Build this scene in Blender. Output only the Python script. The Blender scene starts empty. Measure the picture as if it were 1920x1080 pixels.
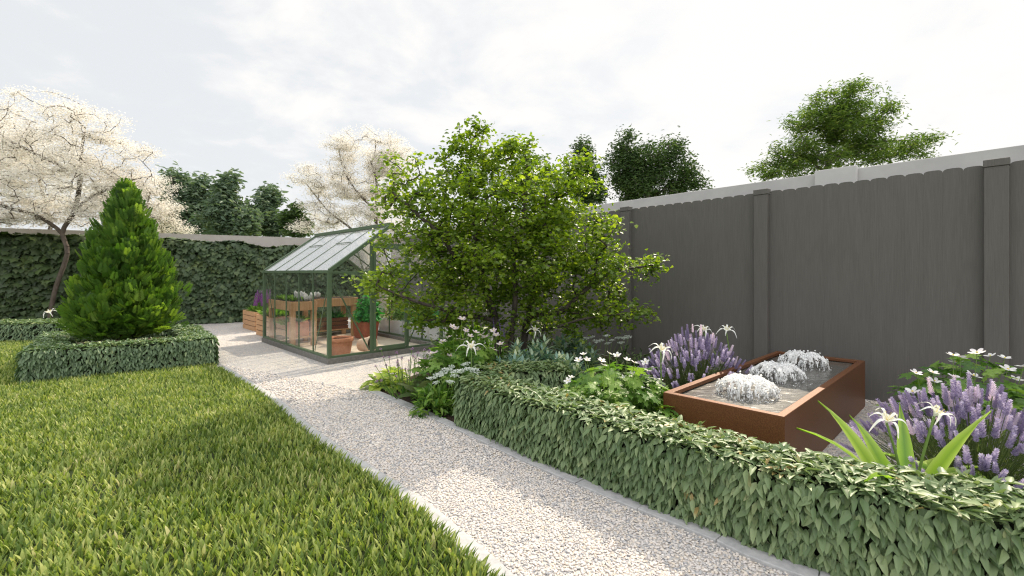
import bpy, math
import numpy as np
from mathutils import Vector, Matrix

# ------------------------------------------------------------------ camera, sky, sun, exposure
SC = bpy.context.scene
COL = SC.collection
F, HZ, CH = 860.0, 511.0, 1.3          # focal length in photo pixels, horizon row, eye height (m)
cam_d = bpy.data.cameras.new('camera'); cam = bpy.data.objects.new('camera', cam_d); COL.objects.link(cam)
cam.location = (0, 0, CH); cam.rotation_euler = (math.pi/2, 0, 0)
cam_d.sensor_width = 36; cam_d.lens = 36*F/1920
cam_d.shift_y = -(540-HZ)/1920
cam_d.clip_start = .05; cam_d.clip_end = 2000
cam_d.dof.use_dof = True; cam_d.dof.focus_distance = 3.2; cam_d.dof.aperture_fstop = 3.2
SC.camera = cam

SUN_EL = math.radians(43); SUN_AZ = math.radians(31)      # azimuth clockwise from straight ahead
w = bpy.data.worlds.new('World'); SC.world = w; w.use_nodes = True
nt = w.node_tree; nt.nodes.clear()
def N(t, kind, **kw):
    n = t.nodes.new(kind)
    for k, v in kw.items():
        if k.startswith('i_'):
            key = k[2:]
            n.inputs[int(key) if key.isdigit() else key.replace('_', ' ')].default_value = v
        else: setattr(n, k, v)
    return n
sky = N(nt, 'ShaderNodeTexSky', sky_type='NISHITA', sun_disc=False, sun_elevation=SUN_EL, sun_rotation=SUN_AZ, air_density=1.0, dust_density=2.0)
tc = N(nt, 'ShaderNodeTexCoord')
sep = N(nt, 'ShaderNodeSeparateXYZ'); nt.links.new(tc.outputs['Generated'], sep.inputs[0])
zz = N(nt, 'ShaderNodeMath', operation='MAXIMUM', i_1=0.0); nt.links.new(sep.outputs[2], zz.inputs[0])
za = N(nt, 'ShaderNodeMath', operation='ADD', i_1=0.22); nt.links.new(zz.outputs[0], za.inputs[0])
dx = N(nt, 'ShaderNodeMath', operation='DIVIDE'); nt.links.new(sep.outputs[0], dx.inputs[0]); nt.links.new(za.outputs[0], dx.inputs[1])
dy = N(nt, 'ShaderNodeMath', operation='DIVIDE'); nt.links.new(sep.outputs[1], dy.inputs[0]); nt.links.new(za.outputs[0], dy.inputs[1])
cb = N(nt, 'ShaderNodeCombineXYZ'); nt.links.new(dx.outputs[0], cb.inputs[0]); nt.links.new(dy.outputs[0], cb.inputs[1])
cn = N(nt, 'ShaderNodeTexNoise', i_Scale=2.2, i_Detail=9.0, i_Roughness=.58, i_Distortion=.25); nt.links.new(cb.outputs[0], cn.inputs['Vector'])
# clearer air to the left, thicker cloud towards the sun on the right
gx = N(nt, 'ShaderNodeMath', operation='MULTIPLY_ADD', i_1=.17, i_2=.03); nt.links.new(sep.outputs[0], gx.inputs[0])
ad = N(nt, 'ShaderNodeMath', operation='ADD'); nt.links.new(cn.outputs[0], ad.inputs[0]); nt.links.new(gx.outputs[0], ad.inputs[1])
mr = N(nt, 'ShaderNodeMapRange', interpolation_type='SMOOTHSTEP'); mr.inputs['From Min'].default_value = .40; mr.inputs['From Max'].default_value = .64
mr.inputs['To Min'].default_value = 0.0; mr.inputs['To Max'].default_value = 1.0
nt.links.new(ad.outputs[0], mr.inputs['Value'])
veil = N(nt, 'ShaderNodeMix', data_type='RGBA'); veil.inputs[0].default_value = .9      # thin high cloud over the blue
veil.inputs['B'].default_value = (7.25, 7.4, 7.52, 1)
nt.links.new(sky.outputs[0], veil.inputs['A'])
cm = N(nt, 'ShaderNodeMix', data_type='RGBA'); cm.inputs['B'].default_value = (8.5, 8.36, 8.22, 1)
nt.links.new(mr.outputs[0], cm.inputs[0]); nt.links.new(veil.outputs['Result'], cm.inputs['A'])
# extra sky brightness added overhead and behind the camera to fill the shaded faces
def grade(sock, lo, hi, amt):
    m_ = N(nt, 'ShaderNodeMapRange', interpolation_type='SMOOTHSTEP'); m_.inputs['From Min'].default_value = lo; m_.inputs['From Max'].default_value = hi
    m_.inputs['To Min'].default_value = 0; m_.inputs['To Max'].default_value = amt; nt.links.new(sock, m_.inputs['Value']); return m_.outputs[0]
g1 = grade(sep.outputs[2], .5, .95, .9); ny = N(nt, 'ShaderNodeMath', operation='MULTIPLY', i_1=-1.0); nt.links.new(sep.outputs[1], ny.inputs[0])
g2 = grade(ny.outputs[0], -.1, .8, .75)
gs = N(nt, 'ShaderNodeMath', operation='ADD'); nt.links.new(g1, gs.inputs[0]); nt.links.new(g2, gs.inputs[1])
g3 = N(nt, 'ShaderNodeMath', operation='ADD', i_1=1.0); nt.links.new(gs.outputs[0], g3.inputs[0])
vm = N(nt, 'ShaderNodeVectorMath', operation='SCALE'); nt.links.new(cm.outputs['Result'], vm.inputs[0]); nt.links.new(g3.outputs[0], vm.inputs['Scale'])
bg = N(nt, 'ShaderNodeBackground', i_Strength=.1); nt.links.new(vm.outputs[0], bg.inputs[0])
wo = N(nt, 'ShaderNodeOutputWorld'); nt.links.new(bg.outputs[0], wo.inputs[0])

sun_d = bpy.data.lights.new('sun', 'SUN'); sun_d.energy = 4.6; sun_d.angle = math.radians(.55); sun_d.color = (1.0, .87, .69)
sun = bpy.data.objects.new('sun', sun_d); COL.objects.link(sun)
SD = Vector((math.sin(SUN_AZ)*math.cos(SUN_EL), math.cos(SUN_AZ)*math.cos(SUN_EL), math.sin(SUN_EL)))
sun.rotation_euler = SD.to_track_quat('Z', 'Y').to_euler(); sun.location = SD*30
vs = SC.view_settings; vs.view_transform = 'Standard'; vs.look = 'None'; vs.exposure = 0.28; vs.gamma = 1; vs.use_curve_mapping = False
cy = SC.cycles
cy.max_bounces = 8; cy.diffuse_bounces = 5; cy.glossy_bounces = 3; cy.transmission_bounces = 6; cy.transparent_max_bounces = 16
cy.pixel_filter_type = 'BLACKMAN_HARRIS'; cy.filter_width = 1.15
cy.caustics_reflective = False; cy.caustics_refractive = False; cy.sample_clamp_indirect = 6
try:
    cy.use_denoising = True; cy.denoiser = 'OPENIMAGEDENOISE'; cy.denoising_prefilter = 'NONE'
except Exception: pass

# ------------------------------------------------------------------ helpers
rng = np.random.default_rng(11)
def ground(px, py, z=0.0):             # photo pixel on the level z -> (x, y)
    Y = F*(CH-z)/(py-HZ); return np.array([(px-960)/F*Y, Y])
def at(px, py, Y):                     # photo pixel at depth Y -> (x, y, z)
    return np.array([(px-960)/F*Y, Y, CH+(HZ-py)/F*Y])
def nrm(v): v = np.asarray(v, float); return v/np.maximum(np.linalg.norm(v, axis=-1, keepdims=True), 1e-9)
def frames(d, n):
    y = nrm(d); x = nrm(np.cross(y, n)); z = np.cross(x, y)
    return np.stack([x, y, z], -1)     # (m,3,3) columns side, along, normal
def U(a, b, n=None): return rng.uniform(a, b, n)

class MB:
    def __init__(s): s.v = []; s.f = {}; s.t = []; s.n = 0
    def add(s, v, faces, tint=.5):
        v = np.asarray(v, float).reshape(-1, 3)
        s.v.append(v); t = np.empty(len(v)); t[:] = tint; s.t.append(t)
        for k, f in faces.items():
            s.f.setdefault(k, []).append(np.asarray(f, int).reshape(-1, k)+s.n)
        s.n += len(v); return s
    def inst(s, tpl, R, pos, sc, tint=None):
        tv, tf = tpl; m = len(pos)
        if m == 0: return s
        sc = np.asarray(sc, float)
        if sc.ndim == 0: sc = np.full(m, float(sc))
        if sc.ndim == 1: sc = np.repeat(sc[:, None], 3, 1)
        L = tv[None]*sc[:, None, :]
        v = np.einsum('mij,mnj->mni', R, L)+pos[:, None, :]
        off = np.arange(m)*len(tv)
        faces = {k: (np.asarray(f)[None]+off[:, None, None]).reshape(-1, k) for k, f in tf.items()}
        if tint is None: tint = rng.random(m)
        return s.add(v.reshape(-1, 3), faces, np.repeat(tint, len(tv)))
    def box(s, c, hx, hy, hz, ax=(1, 0, 0), ay=(0, 1, 0), az=(0, 0, 1), tint=.5):
        c = np.asarray(c, float); ax, ay, az = (np.asarray(a, float) for a in (ax, ay, az))
        v = [c+sx*hx*ax+sy*hy*ay+sz*hz*az for sz in (-1, 1) for sy in (-1, 1) for sx in (-1, 1)]
        return s.add(v, {4: [[0, 2, 3, 1], [4, 5, 7, 6], [0, 1, 5, 4], [2, 6, 7, 3], [0, 4, 6, 2], [1, 3, 7, 5]]}, tint)
    def bar(s, p, q, w, d, up=(0, 0, 1), tint=.5):
        p, q = np.asarray(p, float), np.asarray(q, float); az = nrm(q-p)
        up = np.asarray(up, float)
        if abs(az@up) > .98: up = np.array([1., 0, 0])
        ax = nrm(np.cross(up, az)); ay = np.cross(az, ax)
        return s.box((p+q)/2, w/2, d/2, np.linalg.norm(q-p)/2, ax, ay, az, tint)
    def tube(s, pts, r, n=6, tint=.5, cap=True):
        pts = np.asarray(pts, float); m = len(pts); r = np.broadcast_to(np.asarray(r, float), (m,))
        tg = nrm(np.gradient(pts, axis=0)); ref = np.array([.31, .17, .93])
        if abs(tg[0]@ref) > .9: ref = np.array([.9, .3, .1])
        x = nrm(np.cross(tg, ref)); y = np.cross(tg, x)
        a = np.arange(n)*2*np.pi/n
        ring = (np.cos(a)[None, :, None]*x[:, None]+np.sin(a)[None, :, None]*y[:, None])*r[:, None, None]+pts[:, None]
        i = np.arange(m-1)[:, None]*n; j = np.arange(n)[None]; k = (j+1) % n
        q = np.stack([i+j, i+k, i+n+k, i+n+j], -1).reshape(-1, 4)
        fs = {4: q}
        if cap and n > 4: fs[n] = np.array([np.arange(n)[::-1], np.arange(n)+(m-1)*n])
        elif cap and n == 4: fs[4] = np.vstack([q, [np.arange(4)[::-1]], [np.arange(4)+(m-1)*4]])
        return s.add(ring.reshape(-1, 3), fs, tint)
    def edges(s, P, Q, r0, r1, n=5, tint=.5):
        if len(P) == 0: return s
        az = nrm(Q-P); ref = np.where(np.abs(az[:, 2:3]) > .9, [[1., 0, 0]], [[0, 0, 1.]])
        x = nrm(np.cross(az, ref)); y = np.cross(az, x); a = np.arange(n)*2*np.pi/n
        c = np.cos(a)[None, :, None]*x[:, None]+np.sin(a)[None, :, None]*y[:, None]
        A = P[:, None]+c*r0[:, None, None]; B = Q[:, None]+c*r1[:, None, None]
        v = np.concatenate([A, B], 1); off = np.arange(len(P))*2*n; j = np.arange(n); k = (j+1) % n
        q = np.stack([j, k, n+k, n+j], -1)
        return s.add(v.reshape(-1, 3), {4: (q[None]+off[:, None, None]).reshape(-1, 4)}, tint)
    def lathe(s, prof, n=20, c=(0, 0, 0), tint=.5, wob=0.0):
        prof = np.asarray(prof, float); m = len(prof); a = np.arange(n)*2*np.pi/n
        rr = prof[:, 0][:, None]*(1+wob*np.sin(a*3+1)[None])
        v = np.stack([rr*np.cos(a), rr*np.sin(a), np.repeat(prof[:, 1][:, None], n, 1)], -1)+np.asarray(c)
        i = np.arange(m-1)[:, None]*n; j = np.arange(n)[None]; k = (j+1) % n
        return s.add(v.reshape(-1, 3), {4: np.stack([i+j, i+k, i+n+k, i+n+j], -1).reshape(-1, 4)}, tint)
    def build(s, name, mat, parent=None, smooth=False, origin=None, bevel=0):
        me = bpy.data.meshes.new(name); v = np.concatenate(s.v)
        if origin is not None: v = v-np.asarray(origin, float)
        me.vertices.add(len(v)); me.vertices.foreach_set('co', v.ravel().astype(np.float32))
        loops = []; starts = []; p = 0
        for k, fl in s.f.items():
            fa = np.concatenate(fl); loops.append(fa.ravel()); starts.append(p+np.arange(len(fa))*k); p += fa.size
        loops = np.concatenate(loops); starts = np.concatenate(starts)
        me.loops.add(len(loops)); me.loops.foreach_set('vertex_index', loops.astype(np.int32))
        me.polygons.add(len(starts)); me.polygons.foreach_set('loop_start', starts.astype(np.int32))
        at_ = me.attributes.new('tint', 'FLOAT', 'POINT'); at_.data.foreach_set('value', np.concatenate(s.t).astype(np.float32))
        me.update(calc_edges=True)
        me.polygons.foreach_set('use_smooth', np.full(len(starts), bool(smooth)))
        me.materials.append(mat)
        o = bpy.data.objects.new(name, me); COL.objects.link(o)
        if origin is not None and parent is None: o.location = origin
        if parent is not None:
            o.parent = parent
            if origin is not None: o.location = Vector(origin)-parent_world(parent)
            else: o.location = -parent_world(parent)
        if bevel:
            b = o.modifiers.new('bevel', 'BEVEL'); b.width = bevel; b.segments = 2; b.limit_method = 'ANGLE'
        return o
def parent_world(o):
    p = Vector(o.location)
    while o.parent: o = o.parent; p += Vector(o.location)
    return p
def tag(o, label, cat, group=None, kind=None):
    if label: o['label'] = label
    if cat: o['category'] = cat
    if group: o['group'] = group
    if kind: o['kind'] = kind
    return o
def thing(name, label, cat, loc=(0, 0, 0), group=None):
    o = bpy.data.objects.new(name, None); COL.objects.link(o); o.empty_display_size = .1
    o.location = tuple(float(c) for c in (list(loc)+[0])[:3]); return tag(o, label, cat, group)
def structure(o): o['kind'] = 'structure'; return o
def copy_part(src, parent, M):          # copy of a part (shares its mesh) placed by a matrix given in the parent's space
    c = src.copy(); COL.objects.link(c); c.parent = parent; c.matrix_local = M
    for ch in list(src.children):
        g = ch.copy(); COL.objects.link(g); g.parent = c
    return c

# ------------------------------------------------------------------ materials
def mat_base(name):
    m = bpy.data.materials.new(name); m.use_nodes = True; t = m.node_tree; t.nodes.clear()
    out = N(t, 'ShaderNodeOutputMaterial'); return m, t, out
def ramp(t, fac, stops):
    r = N(t, 'ShaderNodeValToRGB'); e = r.color_ramp.elements
    while len(e) < len(stops): e.new(.5)
    for el, (p, c) in zip(e, stops): el.position = p; el.color = (*c, 1)
    t.links.new(fac, r.inputs[0]); return r.outputs[0]
def foliage(name, stops, trans=.35, rough=.45, spec=.4, tcol=None, vein=0):
    """leaf: reflects and lets light through; colour differs leaf by leaf and in patches"""
    m, t, out = mat_base(name)
    a = N(t, 'ShaderNodeAttribute', attribute_name='tint')
    tc = N(t, 'ShaderNodeTexCoord'); no = N(t, 'ShaderNodeTexNoise', i_Scale=2.3, i_Detail=2.0); t.links.new(tc.outputs['Object'], no.inputs['Vector'])
    mx = N(t, 'ShaderNodeMath', operation='MULTIPLY_ADD', i_1=.8, i_2=-.4); t.links.new(no.outputs[0], mx.inputs[0])
    ad = N(t, 'ShaderNodeMath', operation='ADD', use_clamp=True); t.links.new(a.outputs['Fac'], ad.inputs[0]); t.links.new(mx.outputs[0], ad.inputs[1])
    c = ramp(t, ad.outputs[0], stops)
    p = N(t, 'ShaderNodeBsdfPrincipled', i_Roughness=rough); p.inputs['Specular IOR Level'].default_value = spec
    t.links.new(c, p.inputs['Base Color'])
    tr = N(t, 'ShaderNodeBsdfTranslucent')
    hs = N(t, 'ShaderNodeMix', data_type='RGBA', blend_type='MULTIPLY'); hs.inputs[0].default_value = 1
    t.links.new(c, hs.inputs['A']); hs.inputs['B'].default_value = (*(tcol or (1.5, 1.7, .8)), 1)
    t.links.new(hs.outputs['Result'], tr.inputs[0])
    mix = N(t, 'ShaderNodeMixShader', i_0=trans); t.links.new(p.outputs[0], mix.inputs[1]); t.links.new(tr.outputs[0], mix.inputs[2])
    t.links.new(mix.outputs[0], out.inputs[0]); return m
def surface(name, stops, scale=(8, 8, 8), detail=4, rough=.7, bump=0.0, bdist=.01, spec=.3, metal=0.0, dist=0.0, rrange=None):
    m, t, out = mat_base(name)
    tc = N(t, 'ShaderNodeTexCoord'); mp = N(t, 'ShaderNodeMapping'); mp.inputs['Scale'].default_value = scale
    t.links.new(tc.outputs['Object'], mp.inputs[0])
    no = N(t, 'ShaderNodeTexNoise', i_Scale=1.0, i_Detail=float(detail), i_Roughness=.62, i_Distortion=dist); t.links.new(mp.outputs[0], no.inputs['Vector'])
    c = ramp(t, no.outputs[0], stops)
    p = N(t, 'ShaderNodeBsdfPrincipled', i_Roughness=rough, i_Metallic=metal); p.inputs['Specular IOR Level'].default_value = spec
    t.links.new(c, p.inputs['Base Color'])
    if rrange:
        r = N(t, 'ShaderNodeMapRange'); r.inputs['To Min'].default_value, r.inputs['To Max'].default_value = rrange
        t.links.new(no.outputs[0], r.inputs[0]); t.links.new(r.outputs[0], p.inputs['Roughness'])
    if bump:
        b = N(t, 'ShaderNodeBump', i_Strength=bump, i_Distance=bdist); t.links.new(no.outputs[0], b.inputs['Height']); t.links.new(b.outputs[0], p.inputs['Normal'])
    t.links.new(p.outputs[0], out.inputs[0]); return m
def tinted(name, stops, rough=.6, spec=.3, trans=0.0):
    m, t, out = mat_base(name)
    a = N(t, 'ShaderNodeAttribute', attribute_name='tint'); c = ramp(t, a.outputs['Fac'], stops)
    p = N(t, 'ShaderNodeBsdfPrincipled', i_Roughness=rough); p.inputs['Specular IOR Level'].default_value = spec
    t.links.new(c, p.inputs['Base Color'])
    if trans:
        tr = N(t, 'ShaderNodeBsdfTranslucent'); t.links.new(c, tr.inputs[0])
        mix = N(t, 'ShaderNodeMixShader', i_0=trans); t.links.new(p.outputs[0], mix.inputs[1]); t.links.new(tr.outputs[0], mix.inputs[2])
        t.links.new(mix.outputs[0], out.inputs[0])
    else: t.links.new(p.outputs[0], out.inputs[0])
    return m
def glass(name, tint=(.93, .96, .94), haze=.03, boost=1.0):
    m, t, out = mat_base(name)
    tr = N(t, 'ShaderNodeBsdfTransparent'); tr.inputs[0].default_value = (*tint, 1)
    gl = N(t, 'ShaderNodeBsdfGlossy', i_Roughness=.02); gl.inputs[0].default_value = (1, 1, 1, 1)
    fr = N(t, 'ShaderNodeFresnel', i_IOR=1.5); ge = N(t, 'ShaderNodeNewGeometry')       # a thin pane reflects at its outer faces only
    inv = N(t, 'ShaderNodeMath', operation='SUBTRACT', i_0=boost); t.links.new(ge.outputs['Backfacing'], inv.inputs[1])
    mu = N(t, 'ShaderNodeMath', operation='MULTIPLY', use_clamp=True); t.links.new(fr.outputs[0], mu.inputs[0]); t.links.new(inv.outputs[0], mu.inputs[1])
    mix = N(t, 'ShaderNodeMixShader'); t.links.new(mu.outputs[0], mix.inputs[0]); t.links.new(tr.outputs[0], mix.inputs[1]); t.links.new(gl.outputs[0], mix.inputs[2])
    df = N(t, 'ShaderNodeBsdfDiffuse'); df.inputs[0].default_value = (.8, .8, .8, 1)
    m2 = N(t, 'ShaderNodeMixShader', i_0=haze); t.links.new(mix.outputs[0], m2.inputs[1]); t.links.new(df.outputs[0], m2.inputs[2])
    t.links.new(m2.outputs[0], out.inputs[0]); return m

M = {}
M['bark'] = surface('bark', [(.3, (.03, .024, .02)), (.7, (.085, .07, .06))], (30, 30, 9), 5, .9, .5, .01)
M['bark_pale'] = surface('bark_pale', [(.3, (.06, .05, .045)), (.7, (.16, .14, .125))], (30, 30, 9), 5, .9, .5, .01)
M['bark_twig'] = surface('bark_twig', [(.3, (.06, .047, .038)), (.7, (.13, .105, .088))], (30, 30, 9), 5, .9)
M['soil'] = surface('soil', [(.3, (.025, .015, .011)), (.7, (.075, .045, .033))], (60, 60, 60), 6, .95, 1.0, .03)
M['ground'] = surface('ground', [(.3, (.10, .13, .05)), (.7, (.16, .19, .08))], (.5, .5, .5), 5, .95)
M['lawn_base'] = surface('lawn_base', [(.3, (.02, .03, .009)), (.7, (.05, .07, .02))], (25, 25, 25), 5, .95)
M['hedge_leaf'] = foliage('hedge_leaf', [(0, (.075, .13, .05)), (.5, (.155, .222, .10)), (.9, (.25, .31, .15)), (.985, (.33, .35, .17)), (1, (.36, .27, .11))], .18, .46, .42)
M['hedge_cool'] = foliage('hedge_cool', [(0, (.075, .13, .06)), (.5, (.13, .20, .10)), (.92, (.20, .27, .13)), (1, (.33, .37, .18))], .18, .45, .5)
M['hedge_shade_core'] = surface('hedge_shade_core', [(.3, (.007, .011, .005)), (.7, (.02, .026, .012))], (40, 40, 40), 4, .95)
M['ivy'] = foliage('ivy', [(0, (.022, .038, .014)), (.6, (.05, .08, .028)), (1, (.10, .14, .045))], .12, .5, .35)
M['ivy_grey'] = foliage('ivy_grey', [(0, (.03, .055, .024)), (.6, (.068, .105, .048)), (1, (.125, .17, .06))], .12, .5, .35)
M['tree_leaf'] = foliage('tree_leaf', [(0, (.06, .115, .014)), (.5, (.145, .225, .028)), (1, (.29, .37, .055))], .45, .4, .45, (1.9, 1.9, .5))
M['conifer'] = foliage('conifer', [(0, (.03, .08, .014)), (.5, (.085, .17, .03)), (1, (.18, .28, .048))], .42, .45, .35, (1.9, 1.9, .6))
M['blossom'] = foliage('blossom', [(0, (.62, .585, .53)), (.4, (.82, .795, .745)), (1, (.91, .895, .87))], .5, .7, .1, (1, .99, .96))
M['dark_tree'] = foliage('dark_tree', [(0, (.022, .046, .013)), (.6, (.05, .09, .024)), (1, (.11, .16, .045))], .3, .5, .3)
M['hazed_tree'] = foliage('hazed_tree', [(0, (.065, .11, .07)), (.6, (.13, .185, .12)), (1, (.22, .27, .16))], .25, .5, .3)  # leaf green lightened; the haze of distance is put into the colour
M['feather_tree'] = foliage('feather_tree', [(0, (.05, .09, .02)), (.6, (.11, .17, .035)), (1, (.24, .29, .06))], .4, .5, .3)
M['grass'] = foliage('grass', [(0, (.055, .105, .02)), (.4, (.19, .262, .058)), (.8, (.40, .44, .14)), (1, (.54, .49, .27))], .36, .5, .3, (1.35, 1.4, .8))
M['green_leaf'] = foliage('green_leaf', [(0, (.05, .12, .02)), (.6, (.13, .245, .04)), (1, (.24, .35, .07))], .35, .45, .4)
M['bright_leaf'] = foliage('bright_leaf', [(0, (.02, .15, .03)), (.6, (.04, .26, .05)), (1, (.10, .36, .08))], .3, .45, .4)
M['dusk_leaf'] = foliage('dusk_leaf', [(0, (.03, .06, .02)), (.6, (.07, .11, .04)), (1, (.20, .23, .11))], .3, .45, .4)
M['lime_leaf'] = foliage('lime_leaf', [(0, (.16, .25, .03)), (.6, (.30, .40, .05)), (1, (.45, .50, .12))], .35, .4, .4)
M['blue_leaf'] = foliage('blue_leaf', [(0, (.12, .22, .18)), (.5, (.21, .33, .27)), (.8, (.36, .45, .32)), (1, (.58, .62, .42))], .25, .5, .4)
M['strap_leaf'] = foliage('strap_leaf', [(0, (.12, .25, .03)), (.5, (.30, .45, .05)), (1, (.52, .62, .18))], .4, .35, .5)
M['lav_leaf'] = foliage('lav_leaf', [(0, (.07, .11, .035)), (.6, (.13, .17, .06)), (1, (.2, .24, .1))], .25, .6, .2)
M['lavender'] = tinted('lavender', [(0, (.24, .20, .35)), (.5, (.45, .39, .56)), (.8, (.66, .59, .72)), (1, (.86, .75, .82))], .7, .2, .25)
M['purple'] = tinted('purple', [(0, (.22, .05, .32)), (1, (.58, .22, .62))], .7, .2, .25)
M['violet'] = tinted('violet', [(0, (.10, .05, .30)), (1, (.28, .17, .52))], .7, .2, .2)
M['mauve'] = tinted('mauve', [(0, (.34, .16, .36)), (1, (.62, .42, .60))], .7, .2, .25)
M['petal'] = tinted('petal', [(0, (.74, .70, .74)), (1, (.88, .86, .86))], .6, .2, .35)
M['petal_pink'] = tinted('petal_pink', [(0, (.72, .60, .64)), (1, (.88, .80, .80))], .6, .2, .35)
M['lily'] = tinted('lily', [(0, (.80, .80, .72)), (1, (.88, .88, .86))], .5, .3, .35)
M['stamen'] = tinted('stamen', [(0, (.62, .50, .06)), (1, (.75, .62, .2))], .6)
M['stem'] = tinted('stem', [(0, (.07, .13, .03)), (1, (.16, .25, .06))], .6)
M['umbel'] = tinted('umbel', [(0, (.60, .68, .60)), (1, (.85, .88, .84))], .7, .2, .3)
M['frame_green'] = surface('frame_green', [(.3, (.075, .115, .065)), (.7, (.09, .135, .076))], (6, 6, 6), 3, .45)
M['plinth'] = surface('plinth', [(.3, (.13, .125, .115)), (.7, (.21, .20, .185))], (30, 30, 30), 5, .85, .3, .005)
M['paving'] = surface('paving', [(.3, (.54, .45, .35)), (.7, (.70, .61, .50))], (4, 4, 4), 5, .3, .15, .003)
M['pane'] = glass('pane', (.985, .99, .985), .006, 1.0)
M['roof_pane'] = glass('roof_pane', (.97, .98, .975), .11, 1.4)
M['terracotta'] = surface('terracotta', [(.3, (.42, .17, .09)), (.7, (.56, .25, .14))], (14, 14, 14), 5, .8, .15, .004)
M['terracotta_dark'] = surface('terracotta_dark', [(.3, (.22, .06, .035)), (.7, (.34, .10, .06))], (10, 10, 10), 5, .6)
M['pot_buff'] = surface('pot_buff', [(.3, (.62, .46, .34)), (.7, (.72, .56, .42))], (10, 10, 10), 4, .8)
M['oak'] = surface('oak', [(.3, (.36, .20, .095)), (.7, (.54, .33, .18))], (30, 30, 4), 5, .6, .15, .003, dist=.6)
M['cedar'] = surface('cedar', [(.3, (.40, .22, .11)), (.7, (.55, .33, .18))], (5, 5, 60), 5, .6, .15, .003, dist=.4)
M['cedar_dark'] = surface('cedar_dark', [(.3, (.09, .03, .018)), (.7, (.17, .062, .035))], (5, 5, 60), 5, .5, .15, .003, dist=.4)
M['liner'] = surface('liner', [(.3, (.012, .011, .01)), (.7, (.02, .018, .016))], (10, 10, 10), 2, .9)
M['white_box'] = surface('white_box', [(.3, (.66, .66, .68)), (.7, (.76, .76, .78))], (4, 4, 4), 3, .5)
M['silver'] = foliage('silver', [(0, (.42, .42, .42)), (1, (.66, .66, .64))], .15, .6, .3, (1, 1, 1))
M['corten'] = surface('corten', [(.28, (.075, .027, .011)), (.5, (.14, .053, .020)), (.72, (.22, .09, .032))], (160, 160, 160), 6, .5, .25, .003, .5, 0.3, rrange=(.34, .55))
M['render_grey'] = surface('render_grey', [(.3, (.42, .41, .41)), (.7, (.50, .49, .48))], (3, 3, 3), 6, .9, .1, .003)
M['render_warm'] = surface('render_warm', [(.3, (.40, .37, .34)), (.7, (.47, .44, .41))], (3, 3, 3), 6, .9)
M['render_white'] = surface('render_white', [(.3, (.47, .46, .46)), (.7, (.54, .53, .52))], (3, 3, 3), 6, .9)
M['kerb'] = surface('kerb', [(.3, (.33, .33, .335)), (.7, (.48, .475, .47))], (26, 26, 26), 6, .85, .35, .006)
M['stone'] = tinted('stone', [(0, (.30, .30, .32)), (.10, (.44, .43, .425)), (.3, (.55, .515, .495)), (.65, (.61, .56, .52)), (.85, (.60, .525, .44)), (1, (.71, .67, .63))], .75, .3)
M['foam'] = tinted('foam', [(0, (.88, .89, .9)), (1, (.97, .97, .96))], .3, .5, .48)

def gravel_mat():
    m, t, out = mat_base('gravel')
    tc = N(t, 'ShaderNodeTexCoord')
    vo = N(t, 'ShaderNodeTexVoronoi', i_Scale=62.0); t.links.new(tc.outputs['Object'], vo.inputs['Vector'])
    sp = N(t, 'ShaderNodeSeparateColor'); t.links.new(vo.outputs['Color'], sp.inputs[0])
    c = ramp(t, sp.outputs[0], [(0, (.28, .28, .30)), (.15, (.43, .425, .43)), (.5, (.54, .515, .49)), (.8, (.56, .49, .42)), (1, (.67, .64, .60))])
    no = N(t, 'ShaderNodeTexNoise', i_Scale=1.3, i_Detail=3.0); t.links.new(tc.outputs['Object'], no.inputs['Vector'])
    pr = ramp(t, no.outputs[0], [(.3, (.86, .87, .9)), (.7, (1, .98, .95))])
    mu = N(t, 'ShaderNodeMix', data_type='RGBA', blend_type='MULTIPLY'); mu.inputs[0].default_value = 1
    t.links.new(c, mu.inputs['A']); t.links.new(pr, mu.inputs['B'])
    b = N(t, 'ShaderNodeBump', i_Strength=1.0, i_Distance=.012, invert=True); t.links.new(vo.outputs['Distance'], b.inputs['Height'])
    p = N(t, 'ShaderNodeBsdfPrincipled', i_Roughness=.8); p.inputs['Specular IOR Level'].default_value = .3
    t.links.new(mu.outputs['Result'], p.inputs['Base Color']); t.links.new(b.outputs[0], p.inputs['Normal'])
    t.links.new(p.outputs[0], out.inputs[0]); return m
M['gravel'] = gravel_mat()

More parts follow.
